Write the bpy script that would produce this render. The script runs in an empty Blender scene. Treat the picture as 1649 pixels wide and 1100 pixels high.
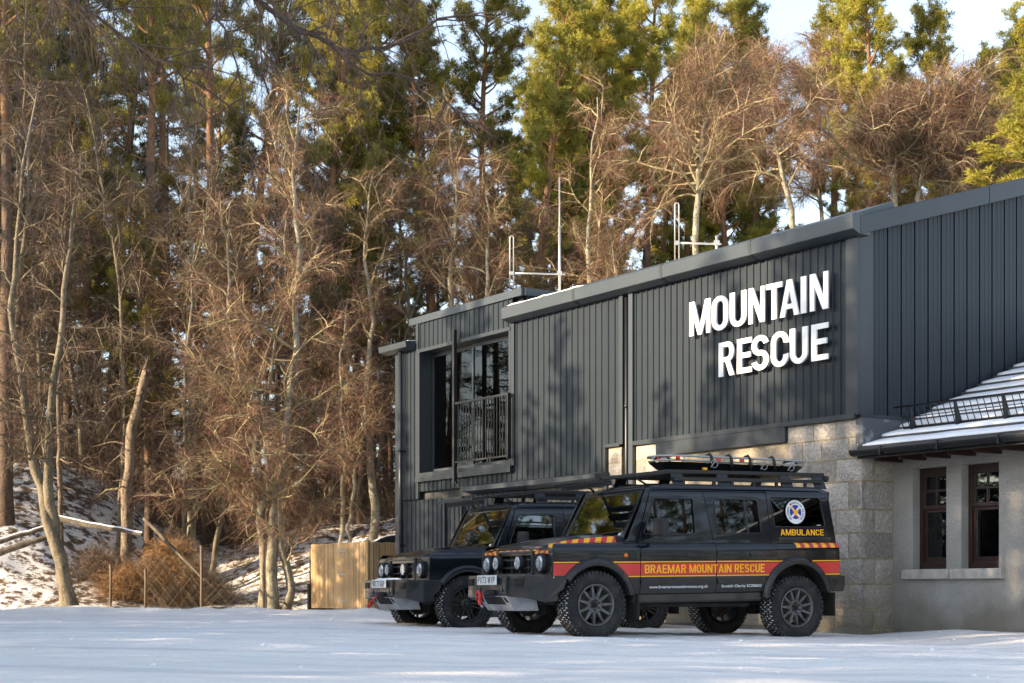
import bpy, bmesh, math, random
import numpy as np
from math import sin, cos, pi, radians, sqrt, atan2
from mathutils import Vector, Matrix, geometry

sc = bpy.context.scene
col = sc.collection
rnd = random.Random(7)
rng = np.random.default_rng(11)

# ------------------------------------------------------------------ camera
FPX, CX, HY, CAMH = 2550.0, 824.5, 950.0, 0.55      # focal length / centre / horizon in photo pixels
cam_d = bpy.data.cameras.new('camera'); cam = bpy.data.objects.new('camera', cam_d); col.objects.link(cam)
cam.location = (0, 0, CAMH); cam.rotation_euler = (radians(90), 0, 0)
cam_d.sensor_width = 36; cam_d.lens = FPX / 1649 * 36
cam_d.shift_y = (HY - 550) / 1649
cam_d.clip_start = 0.1; cam_d.clip_end = 1500
cam_d.dof.use_dof = True; cam_d.dof.focus_distance = 20.0; cam_d.dof.aperture_fstop = 4.5
sc.camera = cam

# ------------------------------------------------------------------ sky and sun
SUN_AZ, SUN_EL = radians(-110), radians(16.5)        # azimuth clockwise from +Y
world = bpy.data.worlds.new("World"); sc.world = world; world.use_nodes = True
wn = world.node_tree
sky = wn.nodes.new('ShaderNodeTexSky'); sky.sky_type = 'NISHITA'; sky.sun_disc = False
sky.sun_elevation = SUN_EL; sky.sun_rotation = SUN_AZ
sky.air_density = 1.0; sky.dust_density = 0.8; sky.ozone_density = 1.3
hs_ = wn.nodes.new('ShaderNodeHueSaturation'); hs_.inputs['Saturation'].default_value = 0.68
wn.links.new(sky.outputs[0], hs_.inputs['Color']); wn.links.new(hs_.outputs[0], wn.nodes['Background'].inputs[0])
wn.nodes['Background'].inputs[1].default_value = 0.14
sun_d = bpy.data.lights.new('sun', 'SUN'); sun = bpy.data.objects.new('sun', sun_d); col.objects.link(sun)
sun_d.energy = 4.6; sun_d.angle = radians(0.53); sun_d.color = (1.0, 0.79, 0.53)
SV = Vector((sin(SUN_AZ)*cos(SUN_EL), cos(SUN_AZ)*cos(SUN_EL), sin(SUN_EL)))
sun.rotation_euler = SV.to_track_quat('Z', 'Y').to_euler()
sun.location = SV * 60
sc.view_settings.view_transform = 'Standard'; sc.view_settings.look = 'None'
sc.view_settings.gamma = 1.0; sc.view_settings.use_curve_mapping = False
sc.view_settings.exposure = 1.72

# ------------------------------------------------------------------ object helpers
def tag(o, label=None, cat=None, group=None, kind=None):
    if label: o['label'] = label
    if cat: o['category'] = cat
    if group: o['group'] = group
    if kind: o['kind'] = kind
    return o

def empty(name, loc=(0, 0, 0), rz=0.0, label=None, cat=None, group=None, parent=None):
    o = bpy.data.objects.new(name, None); col.objects.link(o)
    o.location = loc; o.rotation_euler = (0, 0, rz); o.empty_display_size = 0.2
    if parent: o.parent = parent
    return tag(o, label, cat, group)

def link_mesh(name, me, parent=None, loc=None, rot=None):
    o = bpy.data.objects.new(name, me); col.objects.link(o)
    if parent: o.parent = parent
    if loc is not None: o.location = loc
    if rot is not None: o.rotation_euler = rot
    return o

def copy_tree(o, parent=None):
    c = o.copy(); col.objects.link(c)
    if parent: c.parent = parent
    for ch in [x for x in CH.get(o.name, [])]:
        copy_tree(ch, c)
    return c
CH = {}

def basis(right, up, origin):
    r = Vector(right).normalized(); u = Vector(up); n = r.cross(u).normalized(); u = n.cross(r).normalized()
    M = Matrix(((r.x, u.x, n.x, origin[0]), (r.y, u.y, n.y, origin[1]), (r.z, u.z, n.z, origin[2]), (0, 0, 0, 1)))
    return M

class MB:
    def __init__(s): s.v = []; s.f = []; s.m = []; s.sm = []
    def add(s, vs, fs, mat=0, smooth=False):
        b = len(s.v); s.v.extend([tuple(v) for v in vs])
        for f in fs: s.f.append(tuple(i + b for i in f)); s.m.append(mat); s.sm.append(smooth)
        return s
    def box(s, x0, x1, y0, y1, z0, z1, mat=0):
        vs = [(x, y, z) for x in (x0, x1) for y in (y0, y1) for z in (z0, z1)]
        return s.add(vs, [(0, 1, 3, 2), (4, 6, 7, 5), (0, 4, 5, 1), (2, 3, 7, 6), (0, 2, 6, 4), (1, 5, 7, 3)], mat)
    def cbox(s, c, size, M=None, mat=0):
        vs = [Vector((c[0] + sx*size[0]/2, c[1] + sy*size[1]/2, c[2] + sz*size[2]/2)) if M is None else
              M @ Vector((sx*size[0]/2, sy*size[1]/2, sz*size[2]/2)) + Vector(c) for sx in (-1, 1) for sy in (-1, 1) for sz in (-1, 1)]
        return s.add(vs, [(0, 1, 3, 2), (4, 6, 7, 5), (0, 4, 5, 1), (2, 3, 7, 6), (0, 2, 6, 4), (1, 5, 7, 3)], mat)
    def hexa(s, p, mat=0):   # 8 points: bottom 4 loop, top 4 loop
        return s.add(p, [(3, 2, 1, 0), (4, 5, 6, 7), (0, 1, 5, 4), (1, 2, 6, 5), (2, 3, 7, 6), (3, 0, 4, 7)], mat)
    def tube(s, pts, rad, n=6, caps=True, mat=0, smooth=True):
        pts = [Vector(p) for p in pts]
        if not hasattr(rad, '__len__'): rad = [rad]*len(pts)
        vs = []; prev = None
        for i, p in enumerate(pts):
            d = (pts[min(i+1, len(pts)-1)] - pts[max(i-1, 0)]).normalized()
            if prev is None:
                a = Vector((0, 0, 1)) if abs(d.z) < 0.9 else Vector((1, 0, 0))
                a = d.cross(a).normalized()
            else:
                a = (prev - d*prev.dot(d)).normalized()
            prev = a; b = d.cross(a)
            for k in range(n):
                t = 2*pi*k/n; vs.append(p + (a*cos(t) + b*sin(t))*rad[i])
        fs = [(i*n + k, i*n + (k+1) % n, (i+1)*n + (k+1) % n, (i+1)*n + k) for i in range(len(pts)-1) for k in range(n)]
        s.add(vs, fs, mat, smooth)
        if caps:
            b = len(s.v) - len(vs)
            s.f.append(tuple(b + k for k in reversed(range(n)))); s.m.append(mat); s.sm.append(False)
            e = len(s.v) - n
            s.f.append(tuple(e + k for k in range(n))); s.m.append(mat); s.sm.append(False)
        return s
    def lathe(s, prof, n=32, mat=0, c=(0, 0, 0), smooth=True, closed=False, axis='y'):
        vs = []
        for (r, h) in prof:
            for k in range(n):
                t = 2*pi*k/n
                if axis == 'y': vs.append((c[0] + r*cos(t), c[1] + h, c[2] + r*sin(t)))
                elif axis == 'x': vs.append((c[0] + h, c[1] + r*cos(t), c[2] + r*sin(t)))
                else: vs.append((c[0] + r*cos(t), c[1] + r*sin(t), c[2] + h))
        m = len(prof); fs = []
        for i in range(m if closed else m-1):
            j = (i+1) % m
            for k in range(n): fs.append((i*n+k, j*n+k, j*n+(k+1) % n, i*n+(k+1) % n))
        return s.add(vs, fs, mat, smooth)
    def prism(s, poly, axis, a, b, mat=0):   # poly: list of 2D points in the other two axes
        def P(q, h):
            return {'x': (h, q[0], q[1]), 'y': (q[0], h, q[1]), 'z': (q[0], q[1], h)}[axis]
        n = len(poly); vs = [P(q, a) for q in poly] + [P(q, b) for q in poly]
        fs = [tuple(range(n)), tuple(reversed(range(n, 2*n)))] + [(i, n+i, n+(i+1) % n, (i+1) % n) for i in range(n)]
        return s.add(vs, fs, mat)
    def quad(s, a, b, c, d, mat=0): return s.add([a, b, c, d], [(0, 1, 2, 3)], mat)
    def mesh(s, name, mats, fn=None, fix=True):
        me = bpy.data.meshes.new(name)
        vs = s.v if fn is None else [tuple(fn(Vector(v))) for v in s.v]
        me.from_pydata(vs, [], s.f)
        for m in (mats if isinstance(mats, (list, tuple)) else [mats]): me.materials.append(m)
        me.polygons.foreach_set('material_index', s.m); me.polygons.foreach_set('use_smooth', s.sm)
        me.update()
        if fix:
            bm = bmesh.new(); bm.from_mesh(me); bmesh.ops.recalc_face_normals(bm, faces=bm.faces); bm.to_mesh(me); bm.free()
        return me
    def build(s, name, mats, parent=None, loc=None, rot=None, bevel=None, fn=None, fix=True, kind=None, label=None):
        o = link_mesh(name, s.mesh(name, mats, fn, fix), parent, loc, rot)
        if bevel:
            b = o.modifiers.new('bevel', 'BEVEL'); b.width = bevel; b.segments = 2; b.limit_method = 'ANGLE'; b.angle_limit = radians(35)
        if kind: o['kind'] = kind
        if label: o['label'] = label
        return o

def text_mesh(body, width=None, height=None, bold=0.02, extrude=0.0, align='LEFT'):
    cu = bpy.data.curves.new('lettering', 'FONT'); cu.body = body; cu.size = 1.0; cu.offset = bold; cu.extrude = extrude
    cu.resolution_u = 4; cu.space_character = 1.0 + bold*1.5
    o = bpy.data.objects.new('lettering_tmp', cu); col.objects.link(o)
    bpy.context.view_layer.update()
    dg = bpy.context.evaluated_depsgraph_get()
    me = bpy.data.meshes.new_from_object(o.evaluated_get(dg))
    bpy.data.objects.remove(o); bpy.data.curves.remove(cu)
    n = len(me.vertices); a = np.empty(n*3); me.vertices.foreach_get('co', a); a = a.reshape(-1, 3)
    lo = a.min(0); hi = a.max(0)
    a[:, 0] -= lo[0]; a[:, 1] -= lo[1]
    if width: a[:, 0] *= width/(hi[0]-lo[0])
    if height: a[:, 1] *= height/(hi[1]-lo[1])
    me.vertices.foreach_set('co', a.ravel()); me.update()
    return me

def text_obj(name, body, mat, M, width=None, height=None, bold=0.02, extrude=0.0, parent=None, fn=None):
    me = text_mesh(body, width, height, bold, extrude)
    if fn is None: me.transform(M)
    else:
        for v in me.vertices: v.co = fn(M @ v.co)
    me.materials.clear(); me.materials.append(mat)
    for p in me.polygons: p.material_index = 0
    me.name = name
    return link_mesh(name, me, parent)

def inside(p, poly):
    c = False; n = len(poly)
    for i in range(n):
        a, b = poly[i], poly[i-1]
        if (a[1] > p[1]) != (b[1] > p[1]) and p[0] < (b[0]-a[0])*(p[1]-a[1])/(b[1]-a[1])+a[0]: c = not c
    return c
# ---- bold condensed capitals drawn as overlapping strokes, merged into one flat outline
def glyph(ch, tv=.15, th=.15, w=.58):
    P = []
    R = lambda x0, y0, x1, y1: P.append([(x0, y0), (x1, y0), (x1, y1), (x0, y1)])
    def A(cx, cy, rx, ry, a0, a1, tx=tv, ty=th, n=10):
        for k in range(n):
            a, b = radians(a0+(a1-a0)*k/n), radians(a0+(a1-a0)*(k+1)/n)
            P.append([(cx+rx*cos(a), cy+ry*sin(a)), (cx+rx*cos(b), cy+ry*sin(b)), (cx+(rx-tx)*cos(b), cy+(ry-ty)*sin(b)), (cx+(rx-tx)*cos(a), cy+(ry-ty)*sin(a))])
    if ch == 'I': return [[(0, 0), (tv, 0), (tv, 1), (0, 1)]], tv
    if ch == 'E': R(0, 0, tv, 1); R(0, 0, w*.92, th); R(0, 1-th, w*.92, 1); R(0, .5-th*.42, w*.84, .5+th*.58); return P, w*.92
    if ch == 'L': R(0, 0, tv, 1); R(0, 0, w*.88, th); return P, w*.88
    if ch == 'T': R(0, 1-th, w, 1); R(w/2-tv/2, 0, w/2+tv/2, 1); return P, w
    if ch == 'N': w = w*1.06; R(0, 0, tv*.9, 1); R(w-tv*.9, 0, w, 1); P.append([(0, 1), (tv*1.05, 1), (w, 0), (w-tv*1.05, 0)]); return P, w
    if ch == 'M':
        w = w*1.38; s = tv*.9; R(0, 0, s, 1); R(w-s, 0, w, 1)
        P.append([(0, 1), (s*1.25, 1), (w/2+s*.45, 0), (w/2-s*.45, 0)]); P.append([(w-s*1.25, 1), (w, 1), (w/2+s*.45, 0), (w/2-s*.45, 0)]); return P, w
    if ch == 'A':
        w = w*1.14; s = tv*.98; P.append([(0, 0), (s, 0), (w/2+s*.42, 1), (w/2-s*.52, 1)]); P.append([(w-s, 0), (w, 0), (w/2+s*.52, 1), (w/2-s*.42, 1)]); R(w*.22, .20, w*.78, .20+th*.9); return P, w
    if ch == 'W':
        w = w*1.5; s = tv*.88
        for a, b in ((s*.5, w*.27), (w*.5, w*.27), (w*.5, w*.73), (w-s*.5, w*.73)): P.append([(a-s*.5, 1), (a+s*.5, 1), (b+s*.45, 0), (b-s*.45, 0)])
        return P, w
    if ch == 'X':
        s = tv*1.05; P.append([(0, 0), (s, 0), (w, 1), (w-s, 1)]); P.append([(w-s, 0), (w, 0), (s, 1), (0, 1)]); return P, w
    if ch == 'Y':
        s = tv; P.append([(0, 1), (s*1.1, 1), (w/2+s*.5, .40), (w/2-s*.5, .40)]); P.append([(w-s*1.1, 1), (w, 1), (w/2+s*.5, .40), (w/2-s*.5, .40)]); R(w/2-s/2, 0, w/2+s/2, .45); return P, w
    if ch in 'UO0': 
        if ch == 'U':
            R(0, .29, tv, 1); R(w-tv, .29, w, 1); A(w/2, .30, w/2, .30, 180, 360); return P, w
        A(w/2, .69, w/2, .31, 0, 180); A(w/2, .31, w/2, .31, 180, 360); R(0, .30, tv, .70); R(w-tv, .30, w, .70); return P, w
    if ch in 'CG':
        A(w/2, .69, w/2, .31, -8, 180); A(w/2, .31, w/2, .31, 180, 368 if ch == 'C' else 360); R(0, .30, tv, .70)
        if ch == 'G': R(w-tv, .25, w, .50); R(w*.52, .38, w, .38+th*.85)
        return P, w
    if ch == 'S':
        A(w/2, .71, w/2, .29, 12, 272, n=16); A(w/2, .29, w/2, .29, -168, 92, n=16); return P, w
    if ch == 'D':
        R(0, 0, tv, 1); R(0, 1-th, w*.5, 1); R(0, 0, w*.5, th); A(w*.5, .66, w*.5, .34, 0, 90); A(w*.5, .34, w*.5, .34, 270, 360); R(w-tv, .33, w, .67); return P, w
    if ch in 'PRB':
        R(0, 0, tv, 1); R(0, 1-th, w*.6, 1); R(0, .42, w*.6, .42+th*.92); A(w*.6, .71, w*.4, .29, -90, 90, tv, th)
        if ch == 'R': P.append([(w*.42, .45), (w*.42+tv, .45), (w*1.02, 0), (w*1.02-tv*1.05, 0)])
        if ch == 'B': R(0, 0, w*.6, th); A(w*.6, .285, w*.42, .285, -90, 90, tv, th)
        return P, w*1.02
    if ch == '7': R(0, 1-th, w, 1); P.append([(w-tv, 1-th*.5), (w, 1-th*.5), (w*.48, 0), (w*.48-tv, 0)]); return P, w
    if ch == '3': A(w*.45, .735, w*.5, .265, -90, 170); A(w*.45, .275, w*.55, .275, -170, 90); return P, w
    return [], w*.55
def block_text(body, width, height, tv=.155, gap=.09, extrude=0.0, space=.30):
    vs = []; fcs = []; x = 0.0
    for ch in body:
        if ch == ' ': x += space; continue
        P, w = glyph(ch, tv=tv)
        for q in P:
            a = sum(q[i][0]*q[(i+1) % len(q)][1]-q[(i+1) % len(q)][0]*q[i][1] for i in range(len(q)))
            q = q if a > 0 else q[::-1]
            b = len(vs); vs += [Vector((p[0]+x, p[1])) for p in q]; fcs.append(list(range(b, b+len(q))))
        x += w+gap
    x -= gap
    r = geometry.delaunay_2d_cdt(vs, [], fcs, 1, 1e-4)
    bm = bmesh.new(); bv = [bm.verts.new((p[0]/x*width, p[1]*height, extrude)) for p in r[0]]
    for f, of in zip(r[2], r[5]):
        if not of: continue
        try: bm.faces.new([bv[i] for i in f])
        except ValueError: pass
    for v in [v for v in bm.verts if not v.link_faces]: bm.verts.remove(v)
    for f in bm.faces:
        f.normal_update()
        if f.normal.z < 0: f.normal_flip()
    if extrude:
        bmesh.ops.dissolve_limit(bm, angle_limit=.01, verts=bm.verts, edges=bm.edges)
        bmesh.ops.triangulate(bm, faces=bm.faces)
        r2 = bmesh.ops.extrude_face_region(bm, geom=bm.faces[:])
        bmesh.ops.translate(bm, verts=[v for v in r2['geom'] if isinstance(v, bmesh.types.BMVert)], vec=(0, 0, -extrude*2))
        bmesh.ops.recalc_face_normals(bm, faces=bm.faces)
    me = bpy.data.meshes.new('lettering'); bm.to_mesh(me); bm.free(); return me

# ------------------------------------------------------------------ materials
def mat(name, color, rough=0.6, metal=0.0, noise=None, noise2=None, bump=None, coat=0.0, spec=0.5, trans=None, rand=0.0, emis=None):
    """noise = (colour2, scale, lo, hi[, detail]); bump = (scale, strength, distance)"""
    m = bpy.data.materials.new(name); m.use_nodes = True; nt = m.node_tree; N = nt.nodes; L = nt.links
    b = N['Principled BSDF']; b.inputs['Roughness'].default_value = rough; b.inputs['Metallic'].default_value = metal
    b.inputs['Coat Weight'].default_value = coat; b.inputs['Coat Roughness'].default_value = 0.04
    b.inputs['Specular IOR Level'].default_value = spec
    tc = N.new('ShaderNodeTexCoord')
    cur = None
    base = N.new('ShaderNodeRGB'); base.outputs[0].default_value = (*color, 1); cur = base.outputs[0]
    for ns in (noise, noise2):
        if not ns: continue
        tx = N.new('ShaderNodeTexNoise'); tx.inputs['Scale'].default_value = ns[1]; tx.inputs['Detail'].default_value = ns[4] if len(ns) > 4 else 5
        tx.inputs['Roughness'].default_value = 0.6
        if len(ns) > 5:
            mp = N.new('ShaderNodeMapping'); mp.inputs['Scale'].default_value = ns[5]
            L.new(tc.outputs['Object'], mp.inputs[0]); L.new(mp.outputs[0], tx.inputs['Vector'])
        else: L.new(tc.outputs['Object'], tx.inputs['Vector'])
        mr = N.new('ShaderNodeMapRange'); mr.inputs[1].default_value = ns[2]; mr.inputs[2].default_value = ns[3]
        L.new(tx.outputs[0], mr.inputs[0])
        mx = N.new('ShaderNodeMix'); mx.data_type = 'RGBA'; mx.inputs[7].default_value = (*ns[0], 1)
        L.new(mr.outputs[0], mx.inputs[0]); L.new(cur, mx.inputs[6]); cur = mx.outputs[2]
    if rand:
        oi = N.new('ShaderNodeObjectInfo'); mr = N.new('ShaderNodeMapRange'); mr.inputs[3].default_value = 1-rand; mr.inputs[4].default_value = 1+rand
        L.new(oi.outputs['Random'], mr.inputs[0])
        hs = N.new('ShaderNodeHueSaturation'); L.new(mr.outputs[0], hs.inputs['Value']); L.new(cur, hs.inputs['Color']); cur = hs.outputs[0]
    L.new(cur, b.inputs['Base Color'])
    if bump:
        tx = N.new('ShaderNodeTexNoise'); tx.inputs['Scale'].default_value = bump[0]; tx.inputs['Detail'].default_value = 6
        L.new(tc.outputs['Object'], tx.inputs['Vector'])
        bp = N.new('ShaderNodeBump'); bp.inputs['Strength'].default_value = bump[1]; bp.inputs['Distance'].default_value = bump[2]
        L.new(tx.outputs[0], bp.inputs['Height']); L.new(bp.outputs[0], b.inputs['Normal'])
    if trans:
        tr = N.new('ShaderNodeBsdfTranslucent'); L.new(cur, tr.inputs[0]); ms = N.new('ShaderNodeMixShader'); ms.inputs[0].default_value = trans
        L.new(b.outputs[0], ms.inputs[1]); L.new(tr.outputs[0], ms.inputs[2]); L.new(ms.outputs[0], N['Material Output'].inputs[0])
    if emis:
        b.inputs['Emission Color'].default_value = (*emis[0], 1); b.inputs['Emission Strength'].default_value = emis[1]
    return m

def glass_mat(name, tint, refl=0.5, gc=.95):
    m = bpy.data.materials.new(name); m.use_nodes = True; N = m.node_tree.nodes; L = m.node_tree.links
    N.remove(N['Principled BSDF'])
    t = N.new('ShaderNodeBsdfTransparent'); t.inputs[0].default_value = (*tint, 1)
    g = N.new('ShaderNodeBsdfGlossy'); g.inputs['Roughness'].default_value = 0.015; g.inputs[0].default_value = (gc, gc*1.02, gc*1.04, 1)
    f = N.new('ShaderNodeFresnel'); f.inputs[0].default_value = 1.5
    a = N.new('ShaderNodeMath'); a.operation = 'MULTIPLY_ADD'; a.inputs[1].default_value = 1.3; a.inputs[2].default_value = refl
    x = N.new('ShaderNodeMixShader')
    L.new(f.outputs[0], a.inputs[0]); L.new(a.outputs[0], x.inputs[0]); L.new(t.outputs[0], x.inputs[1]); L.new(g.outputs[0], x.inputs[2])
    L.new(x.outputs[0], N['Material Output'].inputs[0])
    return m

M = {}
M['clad'] = mat('dark_grey_cladding', (0.010, 0.016, 0.023), 0.42, noise=((0.014, 0.021, 0.029), 1.2, .35, .75), spec=0.26, bump=(3, .05, .01))
M['trim'] = mat('dark_grey_flashing', (0.012, 0.018, 0.026), 0.40, noise=((0.016, 0.024, 0.032), 2, .35, .75))
M['fascia'] = mat('sky_toned_fascia', (0.030, 0.040, 0.050), 0.34, noise=((0.040, 0.050, 0.060), 2, .35, .75))  # lighter than the trim: sky sheen of the sloping metal put into the colour
M['clad_dark'] = mat('door_metal', (0.022, 0.026, 0.03), 0.45)
M['lead'] = mat('lead_sheet', (0.06, 0.065, 0.075), 0.5, noise=((0.36, 0.38, 0.42), 3.0, .54, .72, 8), bump=(8, .2, .02))
M['granite'] = mat('granite_block', (0.36, 0.32, 0.275), 0.9, noise=((0.18, 0.165, 0.155), 22, .38, .7, 8), noise2=((0.46, 0.42, 0.38), 60, .5, .75), bump=(28, 1.0, .03), rand=.30)
M['mortar'] = mat('mortar', (0.30, 0.24, 0.15), 0.95, noise=((0.16, 0.13, 0.08), 9, .4, .7), bump=(40, .5, .01))
M['harl'] = mat('grey_harling', (0.27, 0.255, 0.235), 0.95, noise=((0.37, 0.355, 0.33), 1.6, .35, .7, 6), noise2=((0.16, 0.155, 0.145), 70, .5, .8, 3), bump=(75, .8, .02))
def damp(m, z0, z1, colr):
    nt = m.node_tree; N = nt.nodes; L = nt.links; b = N['Principled BSDF']; src = b.inputs['Base Color'].links[0].from_socket
    tc = N.new('ShaderNodeTexCoord'); sp = N.new('ShaderNodeSeparateXYZ'); L.new(tc.outputs['Object'], sp.inputs[0])
    t = N.new('ShaderNodeTexNoise'); t.inputs['Scale'].default_value = 2.6; t.inputs['Detail'].default_value = 8; L.new(tc.outputs['Object'], t.inputs['Vector'])
    s = N.new('ShaderNodeMath'); s.operation = 'MULTIPLY_ADD'; s.inputs[1].default_value = -.9; L.new(t.outputs[0], s.inputs[0]); L.new(sp.outputs[2], s.inputs[2])
    r = N.new('ShaderNodeMapRange'); r.inputs[1].default_value = z1-.45; r.inputs[2].default_value = z0-.45; r.inputs[4].default_value = .75; L.new(s.outputs[0], r.inputs[0])
    x = N.new('ShaderNodeMix'); x.data_type = 'RGBA'; x.inputs[7].default_value = (*colr, 1); L.new(r.outputs[0], x.inputs[0]); L.new(src, x.inputs[6]); L.new(x.outputs[2], b.inputs['Base Color'])
damp(M['harl'], .05, .55, (.13, .115, .075)); damp(M['granite'], .1, .9, (.15, .125, .08))
M['sill'] = mat('stone_sill', (0.42, 0.39, 0.35), 0.85, noise=((0.25, 0.24, 0.22), 8, .4, .75), bump=(50, .3, .01))
M['brown'] = mat('brown_paint', (0.028, 0.012, 0.010), 0.4)
M['black'] = mat('black_metal', (0.008, 0.009, 0.011), 0.42)
M['plastic'] = mat('black_plastic', (0.014, 0.015, 0.017), 0.7)
M['white'] = mat('white_paint', (0.80, 0.80, 0.80), 0.45)
M['alu'] = mat('pale_metal', (0.42, 0.42, 0.41), 0.4, metal=0.6)
M['snow'] = mat('snow', (0.82, 0.83, 0.85), 0.85, bump=(18, .35, .02), noise=((0.76, 0.78, 0.81), 3, .4, .7))
M['room'] = mat('room_dark', (0.05, 0.05, 0.05), 0.9)
M['pane'] = glass_mat('window_glass', (0.55, 0.6, 0.6), 0.0, .55)
M['carpane'] = glass_mat('car_glass', (0.35, 0.42, 0.40), 0.10)
M['tint'] = glass_mat('tinted_glass', (0.05, 0.055, 0.06), 0.05)
M['tile'] = mat('roof_tile', (0.06, 0.058, 0.055), 0.8)

# ------------------------------------------------------------------ terrain
def sm(x): x = np.clip(x, 0, 1); return x*x*(3-2*x)
def vnoise(x, y, s=1.0, seed=0):
    x = np.asarray(x, float)/s; y = np.asarray(y, float)/s
    xi = np.floor(x).astype(int); yi = np.floor(y).astype(int); xf = x-xi; yf = y-yi
    def h(a, b):
        n = (a*374761393 + b*668265263 + seed*974711) & 0xffffffff
        n = ((n ^ (n >> 13))*1274126177) & 0xffffffff
        return ((n ^ (n >> 16)) & 0xffff)/65535.0
    u = xf*xf*(3-2*xf); v = yf*yf*(3-2*yf)
    return (h(xi, yi)*(1-u)+h(xi+1, yi)*u)*(1-v) + (h(xi, yi+1)*(1-u)+h(xi+1, yi+1)*u)*v - .5
def gz(X, Y):
    X = np.asarray(X, float); Y = np.asarray(Y, float)
    z = -.018*np.clip(X-1, -4, 5) + .085*sm((X-4.9)/1.2)
    z = z + .014*vnoise(X, Y*.35, 1.3, 1) + .012*vnoise(X, Y, .35, 2) + .026*vnoise(X*.6, Y, .6, 12) + .012*vnoise(X, Y, .17, 16)*(Y > 6)*(Y < 30)
    yard = (Y > 9)*(Y < 33)
    for (y0, sl, cu_) in ((12.2, .05, .002), (13.9, .05, .002), (15.3, -.03, -.003), (16.9, -.03, -.003), (24.5, .10, .004), (26.1, .10, .004)):
        yc = y0 + sl*X + cu_*X*X
        z = z + yard*(-.038*np.exp(-((Y-yc)/.13)**2) + .022*np.exp(-((np.abs(Y-yc)-.26)/.09)**2))*(.75+.8*vnoise(X, Y, .9, 14))
    for (vx, vy, reach) in ((1.867, 20.11, 16), (.255, 23.68, 9)):      # tracks pressed by the parked vehicles
        al = -(X-vx)*.891-(Y-vy)*.454; la = np.abs(-(X-vx)*.454+(Y-vy)*.891)
        on = (al > -2.2)*(al < reach)*(Y > 9)
        z = z + on*(-.030*np.exp(-((la-.815)/.12)**4) + .016*np.exp(-((np.abs(la-.815)-.20)/.06)**2))*(.8+.6*vnoise(X, Y, .4, 17))
    edge = 33.6 + .5*vnoise(X, Y*0, 2.5, 3)
    z = z + (.08 + .13*vnoise(X, Y, .5, 4))*np.exp(-((Y-edge)/.75)**2)*sm((-X-2.2)/1.0)
    rough = sm((Y-34.2)/1.5)
    z = z + rough*(.16*vnoise(X, Y, .8, 5) + .25*vnoise(X, Y, 2.5, 6))
    bank = sm((Y-37.5)/9.5)*2.6 + .045*np.maximum(Y-47, 0)
    left = 1.6*sm((-X-8.6)/5.5)*sm((Y-36.3)/4.5)
    dip = -.9*np.exp(-((X+8.6)/2.4)**2)*sm((Y-38.5)/4)*(1-sm((Y-52)/10))
    return z + bank + left + dip
def gzf(x, y): return float(gz(np.array([x]), np.array([y]))[0])

def axis(parts):
    out = []
    for a, b, st in parts: out += list(np.arange(a, b, st))
    return np.array(out)
gx = axis([(-420, -60, 30), (-60, -18, 2), (-18, 10, .13), (10, 60, 2), (60, 421, 30)])
gy = axis([(-420, -60, 30), (-60, 6, 3), (6, 18, .07), (18, 32, .16), (32, 48, .12), (48, 70, .6), (70, 120, 5), (120, 421, 30)])
GX, GY = np.meshgrid(gx, gy); GZ = gz(GX, GY)
nx, ny = len(gx), len(gy)
gv = np.stack([GX.ravel(), GY.ravel(), GZ.ravel()], 1)
idx = np.arange(nx*ny).reshape(ny, nx)
gf = np.stack([idx[:-1, :-1].ravel(), idx[:-1, 1:].ravel(), idx[1:, 1:].ravel(), idx[1:, :-1].ravel()], 1)
def np_mesh(name, v, f, mats, smooth=False, mi=None):
    me = bpy.data.meshes.new(name); k = f.shape[1]
    me.vertices.add(len(v)); me.vertices.foreach_set('co', np.ascontiguousarray(v, dtype=np.float32).ravel())
    me.loops.add(f.size); me.loops.foreach_set('vertex_index', np.ascontiguousarray(f, dtype=np.int32).ravel())
    me.polygons.add(len(f)); me.polygons.foreach_set('loop_start', np.arange(0, f.size, k, dtype=np.int32))
    me.polygons.foreach_set('loop_total', np.full(len(f), k, dtype=np.int32))
    if smooth: me.polygons.foreach_set('use_smooth', np.ones(len(f), dtype=bool))
    for m in (mats if isinstance(mats, (list, tuple)) else [mats]): me.materials.append(m)
    if mi is not None: me.polygons.foreach_set('material_index', mi.astype(np.int32))
    me.update(calc_edges=True); me.validate()
    return me

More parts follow.
